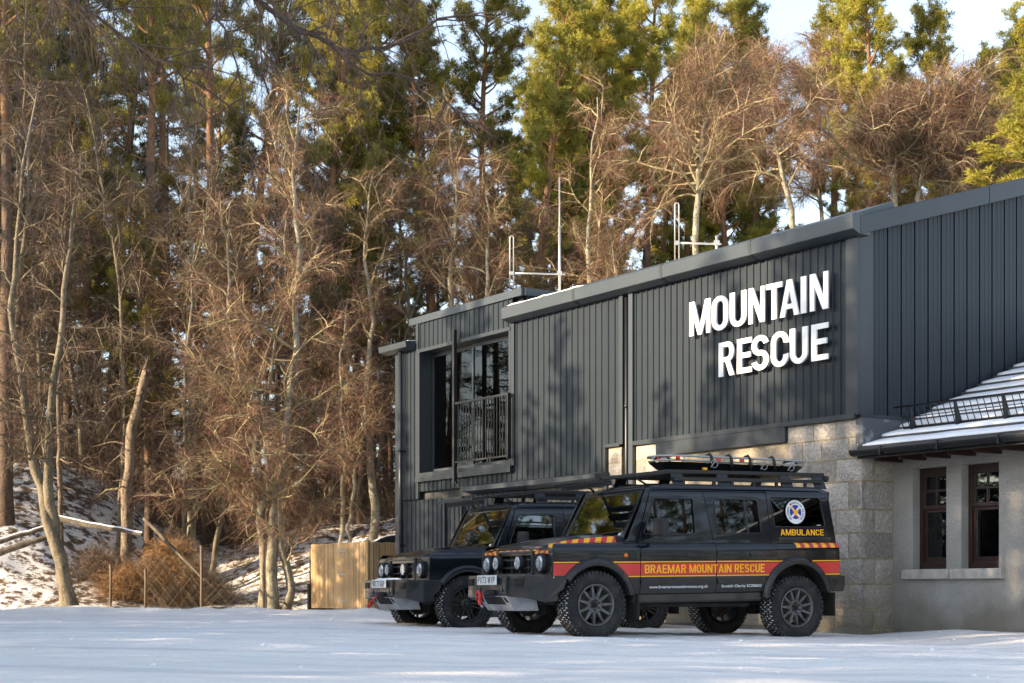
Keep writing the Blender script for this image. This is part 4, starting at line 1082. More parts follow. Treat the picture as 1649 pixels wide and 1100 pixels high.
    for y in np.arange(-.26, .27, .105):
        MB().hexa([F(y, .315, .0), F(y+.03, .315, .0), F(y+.03, .315, .007), F(y, .315, .007), F(y-.03, .358, .0), F(y+.0, .358, .0), F(y+.0, .358, .007), F(y-.03, .358, .007)]).build('pressing', VM['skid'], root)
    # plate
    py_ = -.02 if A else .02
    pl = MB().box(2.420, 2.430, py_-.26, py_+.26, .61, .725)
    plate = pl.build('number_plate', VM['plate'], root, bevel=.002)
    MB().box(2.38, 2.418, py_-.22, py_+.22, .62, .71).build('plate_mount', VM['plastic'], root)
    pt = block_text('PX73 WYP' if A else 'WD73 GGP', .46, .082, tv=.12, gap=.15); pt.transform(basis((0, 1, 0), (0, 0, 1), (2.4325, py_-.23, .627)))
    pt.materials.append(VM['ink']); link_mesh('plate_text', pt, plate)
    # hook / rope
    if A:
        hk = MB(); pts = [(2.46+.0, -.13+.055*cos(t)-.05, .47+.06*sin(t)) for t in np.linspace(-1.2, 3.9, 14)]
        hk.tube(pts, [.018]*10+[.016, .014, .012, .008], 8).tube([(2.46, -.15, .42), (2.46, -.12, .37)], .022, 8).tube([(2.42, -.10, .505), (2.46, -.16, .41)], .010, 6)
        hk.build('winch_hook', VM['hook'], root)
        MB().tube([(2.46, -.12, .38), (2.46, -.08, .34), (2.45, -.06, .36)], .012, 6).build('hook_latch', VM['skid'], root)
    else:
        MB().tube([(2.42, -.05, .50), (2.45, -.18, .42), (2.47, -.24, .36)], .014, 6).tube([(2.45, -.20, .40), (2.47, -.27, .335)], .028, 8).build('winch_rope_end', VM['hook'], root)
        sn = MB()
        for k in range(7): sn.lathe([(0, .03), (.05, .022), (.09, 0)], 10, c=(2.28+rnd.uniform(-.04, .04), -.30+k*.09+rnd.uniform(-.02, .02), .722), axis='z')
        sn.build('snow_lumps', M['snow'], root)
    # ---- roof rack
    rk = empty('roof_rack', (0, 0, 0), 0, parent=root)
    z0 = 1.985
    deck = MB().box(-2.10, .30, -.66, -.62, z0, z0+.045).box(-2.10, .30, .62, .66, z0, z0+.045)
    for s in (1, -1): deck.hexa([(.30, s*.62, z0), (1.22, s*.60, z0-.10), (1.22, s*.64, z0-.10), (.30, s*.66, z0), (.30, s*.62, z0+.045), (1.22, s*.60, z0-.07), (1.22, s*.64, z0-.07), (.30, s*.66, z0+.045)])
    deck.build('rack_rail', VM['black'], rk, fn=bodyfn, bevel=.004)
    slat = MB().box(-.035, .035, -.618, .618, .004, .040).mesh('rack_slat', VM['black'])
    for x in np.arange(-2.04, .30, .13): link_mesh('rack_slat', slat, rk, (x, 0, z0+SH*x))
    for x in (.50, .74, .98, 1.2): link_mesh('rack_slat', slat, rk, (x, 0, z0-(x-.30)*.115+SH*x))
    sr = MB()
    for s in (1, -1):
        sr.box(-2.02, .25, *sorted((s*.70, s*.735)), z0-.095, z0-.05)
        for x in (.17, -.50, -1.46, -1.98):
            sr.hexa([(x-.09, s*.735, z0-.17), (x+.09, s*.735, z0-.17), (x+.09, s*.755, z0-.17), (x-.09, s*.755, z0-.17), (x-.08, s*.64, z0+.0), (x+.08, s*.64, z0), (x+.08, s*.665, z0), (x-.08, s*.665, z0)])
        sr.box(-2.0, .45, *sorted((s*.71, s*.75)), 1.815, 1.84)
        for x in (.1, -.35, -.62, -.95, -1.3, -1.75): sr.box(x-.02, x+.02, *sorted((s*.70, s*.73)), 1.83, z0-.05)
    sr.build('rack_support', VM['black'], rk, fn=bodyfn, bevel=.003)
    MB().box(1.02, 1.10, -.56, .56, 1.83, 1.885).build('light_bar', VM['plastic'], rk, fn=bodyfn, bevel=.006)
    for s in (-1, 1): MB().tube([(.74, s*.62, z0-.06), (.56, s*.66, 1.82)], .014, 6).build('rack_strut', VM['black'], rk, fn=bodyfn)
    MB().lathe([(0, .03), (.04, .03), (.045, -.03), (0, -.04)], 14, axis='x').build('work_lamp', VM['plastic'], rk, loc=(-2.16, .60, 1.99), rot=(0, 0, pi))
    if not A:      # folded awning along the side of the rack
        pass
    # ---- wheels
    wheel(root, 1.461, 1, zw[0], kind, .03); wheel(root, 1.461, -1, zw[1], kind, .03)
    wheel(root, -1.461, 1, zw[2], kind); wheel(root, -1.461, -1, zw[3], kind)
    # model name on the bonnet side
    def BS(u, w, off=.003):      # u = x, w across the chamfer (0 low .. 1 high)
        b = float(np.interp(u, bx, bze)); l = float(np.interp(u, bx, bzl)); hw = .70-.05*(u-.97); lw = .765-.045*(u-.97)
        return bodyfn(Vector((u, lw+(hw-lw)*w+off*.7, l+(b-l)*w+off*.7)))
    tm = block_text('GRENADIER', 1.0, 1.0, tv=.13, gap=.28)
    for v in tm.vertices: v.co = BS(1.66-.42*v.co.x, .12+.34*v.co.y, .006)
    tm.materials.clear(); tm.materials.append(VM['plastic'])
    for p in tm.polygons: p.material_index = 0
    link_mesh('model_lettering', tm, bonnet)
    if A:
        def chev(nm, *fs):
            y_, r_ = MB(), MB()
            for f_ in fs: f_(y_, r_)
            y_.build(nm+'_yellow', VM['yellow'], root, fix=False, kind='stuff'); r_.build(nm+'_red', VM['red'], root, fix=False, kind='stuff')
        for s in (1, -1):
            chev('bonnet_chevrons', lambda y_, r_: stripes(y_, r_, lambda u, w: (lambda v: Vector((v.x, s*v.y, v.z)))(BS(u, .04+.92*w)), 1.07, 2.0, 12, -.06, 1))
            chev('wing_chevrons', lambda y_, r_: stripes(y_, r_, lambda u, w: bodyfn(Vector((2.049, s*u, 1.005+.035*w))), .50, .84, 5, .03),
                 lambda y_, r_: stripes(y_, r_, lambda u, w: bodyfn(Vector((2.050-.085*w, s*u, 1.042+.040*w))), .50, .86, 5, .03, 1))
        chev('bonnet_front_chevrons', lambda y_, r_: stripes(y_, r_, lambda u, w: bodyfn(Vector((2.052-.02*w, u, 1.040+.045*w))), -.62, .62, 14, .05))
        chev('rear_chevrons', *[lambda y_, r_, h0=h0, h1=h1: stripes(y_, r_, lambda u, w: bodyfn(Vector((u, fy(1.062+.062*(h0+(h1-h0)*w))+.005, 1.062+.062*(h0+(h1-h0)*w)))), -1.45, -2.125, 10, -.0, 0) for h0, h1 in ((0, .25), (.25, .5), (.5, .75), (.75, 1))])
        yl, rd = MB(), MB()
        # belt band with yellow borders
        def ex(z, front): # where the band meets the arch
            c_ = (max(0, 1-((z-AZ)/.52)**2))**.5*.515
            return c_
        def band(mb_, z0_, z1_, xa, xb):   # xa, xb functions of z
            n = 8; vs = []
            for k in range(n+1):
                z = z0_+(z1_-z0_)*k/n
                vs += [bodyfn(Vector((xa(z), fy(z)+.004, z))), bodyfn(Vector((xb(z), fy(z)+.004, z)))]
            mb_.add(vs, [(2*i, 2*i+1, 2*i+3, 2*i+2) for i in range(n)])
        segs = [(lambda z: 2.035, lambda z: 1.461+ex(z, 1)), (lambda z: 1.461-ex(z, 1), lambda z: .858), (lambda z: .848, lambda z: -.228-.0*z),
                (lambda z: -.242, lambda z: -1.461+ex(z, 1) if z < .9 else -1.06), (lambda z: -1.461-ex(z, 1), lambda z: -2.13)]
        for (xa, xb) in segs:
            band(rd, .738, .878, xa, xb); band(yl, .717, .731, xa, xb)
            band(yl, .888, .902, xa, xb)
        yl.build('band_edging', VM['yellow'], root, fix=False, kind='stuff'); rd.build('red_band', VM['red'], root, fix=False, kind='stuff')
        def side_text(body, m_, xa, xb, z0_, z1_, bold, par=root, off=.0075, nm='lettering'):
            me = block_text(body, 1.0, 1.0, tv=.175, gap=.08) if body.isupper() else text_mesh(body, 1.0, 1.0, bold)
            for v in me.vertices:
                z = z0_+(z1_-z0_)*v.co.y; v.co = bodyfn(Vector((xa+(xb-xa)*v.co.x, fy(z)+off, z)))
            me.materials.clear(); me.materials.append(m_)
            for p in me.polygons: p.material_index = 0
            link_mesh(nm, me, par)
        side_text('BRAEMAR MOUNTAIN RESCUE', VM['yellow'], .795, -.955, .758, .860, .035)
        side_text('www.braemarmountainrescue.org.uk', VM['white'], .73, -.11, .566, .612, .012)
        side_text('Scottish Charity SC008652', VM['white'], -.31, -.91, .566, .610, .012)
        side_text('AMBULANCE', VM['yellow'], -1.25, -1.93, 1.218, 1.295, .035)
        # round badge on the rear side window
        bd = empty('badge', (0, 0, 0), 0, parent=root)
        bc = (-1.505, 1.515); br = .150
        def B2(x, z, o):     # x to the right in the picture
            zz = bc[1]+z; return bodyfn(Vector((bc[0]-x, fy(zz)+o, zz)))
        def disc(r, o, m_, nm, r0=0):
            mb = MB(); n = 48; vs = [B2(r*cos(2*pi*k/n), r*sin(2*pi*k/n), o) for k in range(n)]
            mb.add(vs, [tuple(range(n))]); mb.build(nm, m_, bd)
        disc(br*1.06, .002, M['trim'], 'badge_rim'); disc(br, .004, VM['white'], 'badge_disc'); disc(br*.60, .006, VM['blue'], 'badge_field')
        sa = MB()
        for q in (1, -1):
            a = .42*br; w = .10*br
            p = [(-a-w*.7, q*(-a+w*.7)), (-a+w*.7, q*(-a-w*.7)), (a+w*.7, q*(a-w*.7)), (a-w*.7, q*(a+w*.7))]
            sa.add([B2(x, z, .008+.001*q) for x, z in p], [(0, 1, 2, 3)])
        sa.build('saltire', VM['white'], bd)
        eg = [(-.50, .52), (-.36, .40), (-.22, .20), (-.02, .08), (.18, .10), (.34, .22), (.40, .16), (.24, .02), (.20, -.14), (.12, -.22), (.16, -.34), (.04, -.40), (-.02, -.30), (-.16, -.24), (-.36, -.32), (-.20, -.14), (-.12, -.08), (-.34, .04), (-.20, .04), (-.44, .24), (-.32, .20), (-.50, .42)]
        r_ = geometry.delaunay_2d_cdt([Vector(p) for p in eg], [(i, (i+1) % len(eg)) for i in range(len(eg))], [], 1, 1e-5)
        MB().add([B2(p[0]*br*1.05, p[1]*br*1.05+.01, .011) for p in r_[0]], [tuple(f) for f in r_[2]]).build('eagle', VM['yellow'], bd)
        MB().add([B2(x*br, z*br, .012) for x, z in ((.05, -.48), (.20, -.40), (.34, -.46), (.22, -.56))], [(0, 1, 2, 3)]).build('red_mark', VM['red'], bd)
        txt = 'BRAEMAR MOUNTAIN RESCUE'; ring = MB()
        a0, a1 = radians(228), radians(-48)
        for i, ch in enumerate(txt):
            if ch == ' ': continue
            me = text_mesh(ch, None, None, .02); t = a0+(a1-a0)*i/(len(txt)-1)
            xs_ = [v.co.x for v in me.vertices]; w_ = max(xs_); s_ = .028/.72; vs = []
            for v in me.vertices:
                lx = (v.co.x-w_/2)*s_*.9; ly = v.co.y*s_*1.0 + br*.70
                x = lx*sin(t)+ly*cos(t); z = -lx*cos(t)+ly*sin(t); vs.append(B2(x, z, .007))
            ring.add(vs, [tuple(p.vertices) for p in me.polygons])
        ring.build('badge_lettering', VM['ink'], bd)
        MB().add([bodyfn(Vector((x, fy(z)+.003, z))) for x, z in ((-1.83, 1.345), (-1.89, 1.345), (-1.89, 1.352), (-1.83, 1.352))], [(0, 1, 2, 3)]).build('sticker', VM['white'], root)
    MB().add([W(y, t, .006) for y, t in ((.60, .08), (.66, .08), (.66, .12), (.60, .12))], [(0, 1, 2, 3)]).build('screen_sticker', VM['white'], root, fn=bodyfn)
    return root
VM['plastic'] = M['plastic']; VM['black'] = M['black']
VM['glass_side'] = glass_mat('side_glass', (.55, .62, .60), .06)
VM['glass_tint'] = glass_mat('privacy_glass', (.03, .032, .035), .0)
VM['glass_dim'] = glass_mat('dim_glass', (.05, .06, .06), .0)
VM['glass_screen'] = glass_mat('screen_glass', (.55, .66, .62), .16)
TH = radians(27); HD = Vector((-cos(TH), -sin(TH), 0)); PD = Vector((-sin(TH), cos(TH), 0))
def vloc(hx, hy): # from the near front wheel hub
    p = Vector((hx, hy, 0)) + PD*.95 - HD*1.461; return p
ga = vloc(.996, 18.6); gb = vloc(-.616, 22.17)
vA = make_vehicle('A', ga, radians(207), 'nearer black four-by-four with red band and yellow lettering carrying a stretcher on its roof rack', (.372, .38, .325, .345))
vB = make_vehicle('B', gb + Vector((0, 0, -.03)), radians(207), 'plain black four-by-four without lettering parked behind the lettered one', (.38, .38, .345, .36))

# ------------------------------------------------------------------ basket stretcher on the rack
sa = ga + Vector((0, 0, 2.035))
bs = empty('basket_stretcher', ga + HD*(-1.04) + Vector((0, 0, 2.04)), radians(207), 'black basket stretcher with metal rails and red end caps strapped on the roof rack', 'stretcher')
Ls, Ws = 1.14, .30
def ring(z, k=1.0, n=28):
    out = []
    for i in range(n):
        t = 2*pi*i/n; c_, s_ = cos(t), sin(t)
        out.append((Ls*k*math.copysign(abs(c_)**.35, c_), Ws*math.copysign(abs(s_)**.6, s_)*(k if z > .05 else k*.7), z))
    return out
tub = MB(); R0 = ring(.01, .84); R1 = ring(.05, .92); R2 = ring(.125, .985)
vs = R0+R1+R2; n = 28
tub.add(vs, [(j*n+i, j*n+(i+1) % n, (j+1)*n+(i+1) % n, (j+1)*n+i) for j in range(2) for i in range(n)]+[tuple(range(n))], 0, True)
tub.build('tub', M['black'], bs)
for z, k, r_ in ((.20, 1.0, .015), (.145, .985, .012)):
    rr = ring(z, k); MB().tube(rr+[rr[0], rr[1]], r_, 6, caps=False).build('rail', M['alu'], bs)
upm = MB().tube([(0, 0, .11), (0, 0, .20)], .010, 6).mesh('upright', M['alu'])
for x in (-.85, -.55, -.2, .15, .5, .85):
    for s in (1, -1): link_mesh('upright', upm, bs, (x, s*Ws*.97, 0))
stp = MB().tube([(0, .0, .03), (.015, .03, .10), (.03, .035, .19), (.05, .015, .235), (.07, -.03, .215)], .020, 6).mesh('strap', M['black'])
for x in (.42, .12, -.17, -.55): link_mesh('strap', stp, bs, (x, Ws-.02, 0))
for x, y in ((1.07, 0.04), (.93, .27), (-1.08, .05)):
    MB().lathe([(0, .03), (.02, .026), (.03, .008), (.028, -.012), (0, -.028)], 12, c=(x, y, .165), axis='z').build('end_cap', VM['hook'], bs)
for x, c_ in ((.34, 'red'), (-.02, 'red'), (.55, 'yellow')):
    MB().box(x-.03, x+.03, Ws-.01, Ws+.02, .15 if c_ == 'red' else .03, .19 if c_ == 'red' else .06).build('buckle', VM[c_], bs)
lp = MB()
for x0 in (.42, -.35, -.78): lp.tube([(x0+.10*cos(t)*.5, Ws+.03, .11+.05*sin(t)) for t in np.linspace(0, 5.6, 12)], .005, 5).tube([(x0-.02, Ws+.03, .16), (x0+.06, Ws+.035, .06)], .006, 5)
lp.build('karabiners', M['alu'], bs)
for x in (1.0, -1.0): MB().tube([(x, -.2, .14), (x*1.0, -.1, .22), (x, .1, .22), (x, .2, .14)], .018, 6).build('end_strap', M['black'], bs)
# ------------------------------------------------------------------ vegetation
def bark_mat(name, c0, c1, c2, sc=6, stretch=(1, 1, .35), rand=.12):
    return mat(name, c0, .9, noise=(c1, sc, .42, .62, 6, stretch), noise2=(c2, sc*3, .55, .7, 4), bump=(sc*2.5, .8, .03), rand=rand)
B = {}
B['birch'] = bark_mat('birch_bark', (.32, .29, .22), (.14, .12, .075), (.03, .027, .02), 5)
B['birch_dark'] = bark_mat('shade_toned_birch_bark', (.17, .14, .095), (.09, .07, .045), (.26, .24, .17), 6)  # darker copy of the birch bark, with shade put into the colour
B['lichen'] = bark_mat('lichen_limb', (.33, .28, .155), (.19, .15, .08), (.10, .075, .04), 6)
B['twig'] = mat('birch_twig', (.19, .105, .065), .85, noise=((.12, .06, .038), .5, .35, .65), noise2=((.32, .26, .13), 1.1, .56, .66), rand=.2)
B['twig_shade'] = mat('shade_toned_birch_twig', (.085, .05, .035), .85, noise=((.06, .035, .025), .5, .35, .65), noise2=((.22, .17, .09), .9, .56, .68), rand=.2)  # birch twig darkened in its colour to stand for shade
B['limb_dark'] = bark_mat('shade_toned_limb', (.17, .14, .085), (.09, .07, .045), (.05, .035, .025), 6)  # limb colour lowered the same way, for birches meant to look shaded
B['twigdark'] = mat('dead_twig', (.085, .055, .038), .9, noise=((.14, .095, .06), .6, .4, .65), rand=.2)
B['pine'] = bark_mat('pine_bark', (.11, .068, .045), (.055, .038, .027), (.17, .115, .075), 6)
B['pine_up'] = bark_mat('upper_pine_bark', (.25, .125, .055), (.13, .07, .04), (.32, .19, .10), 5)
B['deadwood'] = bark_mat('weathered_wood', (.19, .14, .095), (.07, .05, .035), (.30, .25, .18), 8)
B['needle'] = mat('pine_needle', (.15, .16, .03), .65, noise=((.34, .30, .04), .55, .36, .56), noise2=((.07, .09, .022), 1.5, .60, .74), trans=.4, rand=.22)
B['spruce'] = mat('spruce_needle', (.035, .055, .02), .65, noise=((.09, .11, .03), .8, .45, .65), trans=.2, rand=.2)
B['brush'] = mat('dry_bramble', (.34, .19, .07), .85, noise=((.15, .08, .035), 1.8, .4, .62))
B['moss'] = mat('fallen_bark', (.07, .055, .04), .9, noise=((.14, .115, .085), 6, .45, .65), bump=(20, .6, .02))

def unit(v): return v/np.maximum(np.linalg.norm(v, axis=-1, keepdims=True), 1e-9)
def tubes_np(paths):
    """paths: list of (points Nx3, radii N, sides). returns verts, quads"""
    V = []; F = []; b = 0
    for P, R, n in paths:
        P = np.asarray(P, float); m = len(P)
        d = np.empty_like(P); d[1:-1] = P[2:]-P[:-2]; d[0] = P[1]-P[0]; d[-1] = P[-1]-P[-2]; d = unit(d)
        ref = np.array([1., .13, .07]) if abs(d[:, 0]).mean() < .8 else np.array([.1, 1., .1])
        a = unit(np.cross(d, ref)); c = np.cross(d, a)
        t = 2*pi*np.arange(n)/n
        ring = P[:, None, :] + (a[:, None, :]*np.cos(t)[None, :, None] + c[:, None, :]*np.sin(t)[None, :, None])*np.asarray(R)[:, None, None]
        V.append(ring.reshape(-1, 3))
        i = (np.arange(m-1)[:, None]*n + np.arange(n)[None, :]); j = (np.arange(m-1)[:, None]*n + (np.arange(n)+1) % n)
        F.append(np.stack([i, j, j+n, i+n], -1).reshape(-1, 4) + b); b += m*n
    return np.concatenate(V), np.concatenate(F)
def ribbons(P0, P1, w0, w1, g):
    """thin tapering twigs: two faces meeting in a ridge (open prism)"""
    d = unit(P1-P0); a = unit(np.cross(d, g.normal(size=P0.shape))); c = np.cross(d, a)
    w0 = np.asarray(w0)[:, None]; w1 = np.asarray(w1)[:, None]; n = len(P0)
    v = np.stack([P0+a*w0, P0-a*w0*.5+c*w0*.8, P1+a*w1, P1-a*w1*.5+c*w1*.8], 1).reshape(-1, 3)
    k = np.arange(n)[:, None]*4
    return v, np.concatenate([k, k+1, k+3, k+2], 1)
def cat(vf):
    V = []; F = []; b = 0
    for v, f in vf:
        V.append(v); F.append(f+b); b += len(v)
    return np.concatenate(V), np.concatenate(F)
def wander(g, start, d, length, n, wob, up=0.0, gravity=0.0):
    P = [np.array(start, float)]; d = unit(np.array(d, float)); st = length/n
    for i in range(n):
        d = unit(d + g.normal(size=3)*wob + np.array([0, 0, up - gravity*i/n])); P.append(P[-1]+d*st)
    return np.array(P)
def sample(P, t):
    t = np.clip(np.asarray(t), 0, .9999)*(len(P)-1); i = t.astype(int); f = (t-i)[:, None]
    return P[i]*(1-f)+P[i+1]*f, unit(P[i+1]-P[i])

def twig_cloud(g, paths, per_m, lo, hi, w, droop, fork=2, start=.15):
    """fine twigs along the outer part of each limb, each with side forks"""
    out = []
    for P, R, n in paths:
        L = np.linalg.norm(np.diff(P, axis=0), axis=1).sum(); k = int(per_m*L)
        if k < 1: continue
        p, d = sample(P, g.uniform(start, 1, k))
        v = unit(d*.7 + g.normal(size=(k, 3))*.75 + np.array([0, 0, -droop*.3])); l = g.uniform(lo, hi, k)[:, None]
        m1 = p+v*l*.5; v2 = unit(v+g.normal(size=(k, 3))*.2+np.array([0, 0, -droop])); e = m1+v2*l*.5
        ww = w*g.uniform(.7, 1.3, k)
        out += [ribbons(p, m1, ww, ww*.75, g), ribbons(m1, e, ww*.75, ww*.35, g)]
        for f_ in range(fork):
            s = g.uniform(.1, .95, k)[:, None]; q = np.where(s < .5, p+(m1-p)*s*2, m1+(e-m1)*(s-.5)*2)
            vv = unit(v2+g.normal(size=(k, 3))*.7+np.array([0, 0, -droop])); ll = l*g.uniform(.25, .6, k)[:, None]
            out.append(ribbons(q, q+vv*ll, ww*.55, ww*.3, g))
    return cat(out)

def gen_birch(seed, H=13.0, r0=.15, lean=(0, 0), stems=1, low=.22, spread=1.0, density=1.0, droop=.35, crook=.2, base_pts=None, limbs=26):
    g = np.random.default_rng(seed); wood = []; limb = []; fine = []
    for s in range(stems):
        if base_pts is not None and s < len(base_pts): T = np.array(base_pts[s], float)
        else:
            d = np.array([lean[0]+g.normal()*.06*(stems > 1)*3, lean[1]+g.normal()*.05*(stems > 1)*2, 1.0]); T = wander(g, (g.normal()*.12*(stems > 1), g.normal()*.1*(stems > 1), -.15), d, H*(1-.12*s), 16, .06, .05)
        # resample with small kinks
        t = np.linspace(0, 1, 22); T2, _ = sample(T, t); T2[-1] = T[-1]; T2[2:-1] += g.normal(size=(19, 3))*.035
        rr = r0*(1-.10*s)*(1-t*.93)**.8; rr[0] *= 1.5; rr[1] *= 1.12
        wood.append((T2, rr, 9)); HL = np.linalg.norm(np.diff(T2, axis=0), axis=1).sum()
        n1 = int(limbs*HL/13)
        for i in range(n1):
            u = low+(1-low)*((i+g.uniform())/n1)
            p, d = sample(T2, [u]); az = g.uniform(0, 2*pi); el = g.uniform(.15, .85)+.35*(u > .7)
            L1 = spread*(.8+3.2*(1-u)**.75*g.uniform(.6, 1.1))*H/13
            dd = np.array([cos(az)*cos(el), sin(az)*cos(el), sin(el)])
            P = wander(g, p[0], dd, L1, 8, crook, .03, droop*.25); r1 = min(r0*.5, .012+.030*L1/3)*g.uniform(.7, 1.1)
            R = r1*(1-np.linspace(0, .85, 9)); limb.append((P, R, 6))
            for j in range(int(3+L1*3.0)):
                uu = g.uniform(.15, 1); q, dq = sample(P, [uu])
                d2 = unit(dq[0]+g.normal(size=3)*.75+np.array([0, 0, .1])); L2 = g.uniform(.4, 1.15)*spread*(1.15-uu*.5)
                P2 = wander(g, q[0], d2, L2, 5, crook*.65, 0, droop*.5); fine.append((P2, np.linspace(.017, .006, 6)*g.uniform(.7, 1.3), 4))
            fine_p = (P, R, 6)
    tw = twig_cloud(g, fine+limb, 27*density, .22, .62, .0045, droop)
    return tubes_np(wood), tubes_np(limb+fine), tw

def tufts(g, pts, dirs, n, L, w, bunch=.55):
    """needle tufts: n blades fanned round the shoot direction at each point"""
    k = len(pts); P = np.repeat(pts, n, 0); D = np.repeat(dirs, n, 0)
    v = unit(D*bunch+g.normal(size=P.shape)*.62); ln = (L*g.uniform(.6, 1.2, len(P)))[:, None]
    P = P + g.normal(size=P.shape)*.03
    a = unit(np.cross(v, g.normal(size=P.shape)))*w
    V = np.stack([P-a, P+v*ln*.55-a*.9, P+v*ln, P+v*ln*.5+a*1.1], 1).reshape(-1, 3); i = np.arange(len(P))[:, None]*4
    return V, np.concatenate([i, i+1, i+2, i+3], 1)

def gen_pine(seed, H=20., r0=.22, crown=.45, spread=2.6, dens=1.0, lean=0.0, dead=12, narrow=False, nb=54):
    g = np.random.default_rng(seed)
    T = wander(g, (0, 0, -.2), (lean, lean*.3, 1), H, 20, .022, .02); t = np.linspace(0, 1, 21)
    rr = r0*(1-t*.92)**.85; rr[0] *= 1.3
    k = max(3, int(21*crown*.9)); low_w = [(T[:k+1], rr[:k+1], 10)]; up_w = [(T[k:], rr[k:], 9)]
    limb = []; sh = []; sd = []
    for i in range(nb):
        u = crown+(1-crown)*((i+g.uniform())/nb)**.9
        p, d = sample(T, [u]); az = g.uniform(0, 2*pi); rel = (u-crown)/(1-crown)
        prof = (1-rel)**.65*min(1, .45+rel*2.2) if not narrow else (1-rel)*.9+.06
        L1 = spread*prof*g.uniform(.65, 1.15)+.25; el = g.uniform(-.15, .35)+rel*.7
        dd = np.array([cos(az)*cos(el), sin(az)*cos(el), sin(el)])
        P = wander(g, p[0], dd, L1, 7, .12, .05, -.05); limb.append((P, np.linspace(.045*L1/2.5+.012, .008, 8), 5))
        for j in range(int(4+L1*4.5)):
            uu = g.uniform(.3, 1); q, dq = sample(P, [uu]); d2 = unit(dq[0]*.8+g.normal(size=3)*np.array([.75, .75, .30])+np.array([0, 0, .22]))
            L2 = g.uniform(.25, .75)*(1.2-.4*uu); P2 = wander(g, q[0], d2, L2, 3, .15, .12); limb.append((P2, np.linspace(.010, .005, 4), 3))
            m = int(6*dens*(L2/.5)+3); pp, dq2 = sample(P2, g.uniform(.25, 1.0, m)); sh.append(pp+g.normal(size=pp.shape)*.06); sd.append(unit(dq2+np.array([0, 0, .45])))
    dl = []
    for i in range(dead):
        u = g.uniform(.12, crown+.1); p, d = sample(T, [u]); az = g.uniform(0, 2*pi); dd = (cos(az), sin(az), g.uniform(-.3, .3))
        dl.append((wander(g, p[0], dd, g.uniform(.5, 2.2), 6, .16, 0, .1), np.linspace(.028, .006, 7), 5))
    sh = np.concatenate(sh); sd = np.concatenate(sd)
    fol = tufts(g, sh, sd, 15, .17, .0115)
    return tubes_np(low_w), tubes_np(up_w+limb+dl), fol

def gen_spruce(seed, H=16., r0=.18, low=.06, spread=2.2, nb=90, deadlow=.0, sparse=1.0):
    g = np.random.default_rng(seed); T = wander(g, (0, 0, -.2), (0, 0, 1), H, 14, .01, .02); t = np.linspace(0, 1, 15)
    wood = [(T, r0*(1-t*.95), 8)]; limb = []; sh = []; sd = []
    for i in range(nb):
        u = low+(.985-low)*(i+g.uniform())/nb; p, d = sample(T, [u]); az = g.uniform(0, 2*pi); L1 = (spread*(1-u)**.8+.15)*g.uniform(.75, 1.15)
        dd = np.array([cos(az), sin(az), -.12+.5*u]); P = wander(g, p[0], dd, L1, 6, .05, .03); limb.append((P, np.linspace(.022*L1/2+.006, .005, 7), 4))
        m = int((10+26*L1)*sparse); uu = g.uniform(.08, 1, m)**.85; q, dq = sample(P, uu)
        side = np.cross(dq, [0, 0, 1.])*np.where(g.uniform(size=m) < .5, -1, 1)[:, None]
        off = side*(g.uniform(0, .42, m)*(1.15-uu)*min(1, L1))[:, None]+np.array([0, 0, -1])*g.uniform(0, .10, m)[:, None]
        if u > deadlow: sh.append(q+off); sd.append(unit(dq*.6+side*.7+np.array([0, 0, -.25])))
        else:
            ribs = [(np.array([a, a+o*1.2+b_*.1]), np.array([.006, .003]), 3) for a, o, b_ in zip(q[::5], off[::5], dq[::5])]; limb += ribs
    sh = np.concatenate(sh); sd = np.concatenate(sd)
    return tubes_np(wood), tubes_np(limb), tufts(g, sh, sd, 6, .17, .015, .9)

def gen_dead_spruce(seed, H=11., r0=.11, nb=70):
    """shaded-out conifer: bare drooping twigs only"""
    g = np.random.default_rng(seed); T = wander(g, (0, 0, -.2), (0, 0, 1), H, 12, .015, .02); t = np.linspace(0, 1, 13)
    wood = [(T, r0*(1-t*.9), 7)]; limb = []
    for i in range(nb):
        u = .08+.9*(i+g.uniform())/nb; p, d = sample(T, [u]); az = g.uniform(0, 2*pi)
        limb.append((wander(g, p[0], (cos(az), sin(az), -.05), (1.9*(1-u*.7))*g.uniform(.5, 1.1), 6, .12, 0, .12), np.linspace(.014, .004, 7), 4))
    return tubes_np(wood), tubes_np(limb), twig_cloud(g, limb, 26, .15, .55, .004, .55, 1)

class Kind:
    def __init__(s, names, data, mats):
        s.parts = []
        for nm, (v, f), m in zip(names, data, mats):
            sm_ = nm in ('trunk', 'limbs', 'branches')
            s.parts.append((nm, np_mesh(nm, v, f, m, smooth=sm_)))
    def put(s, name, x, y, label, group=None, cat_='tree', scale=1.0, rz=None, z=None, tilt=0.0, sink=.0):
        o = empty(name, (x, y, (gzf(x, y) if z is None else z)-sink), rnd.uniform(0, 6.28) if rz is None else rz, label, cat_, group)
        o.scale = (scale, scale, scale*(1 if group is None else rnd.uniform(.93, 1.07)))
        if tilt: o.rotation_euler = (rnd.uniform(-tilt, tilt), rnd.uniform(-tilt, tilt), o.rotation_euler.z)
        for nm, me in s.parts:
            q = link_mesh(nm, me, o)
            if nm != 'trunk': q['kind'] = 'stuff'
        return o
BN = ('trunk', 'limbs', 'twigs'); BM_ = (B['birch'], B['lichen'], B['twig'])
PN = ('trunk', 'branches', 'foliage'); PM = (B['pine'], B['pine_up'], B['needle'])
birches = [Kind(BN, gen_birch(s, **kw), BM_) for s, kw in (
    (1, dict(H=13, r0=.15, spread=1.05)), (2, dict(H=14, r0=.14, lean=(.08, 0), spread=.9, droop=.55)),
    (3, dict(H=12, r0=.13, stems=2, spread=.95)), (4, dict(H=15, r0=.16, low=.3, spread=1.0, crook=.2, droop=.2)))]
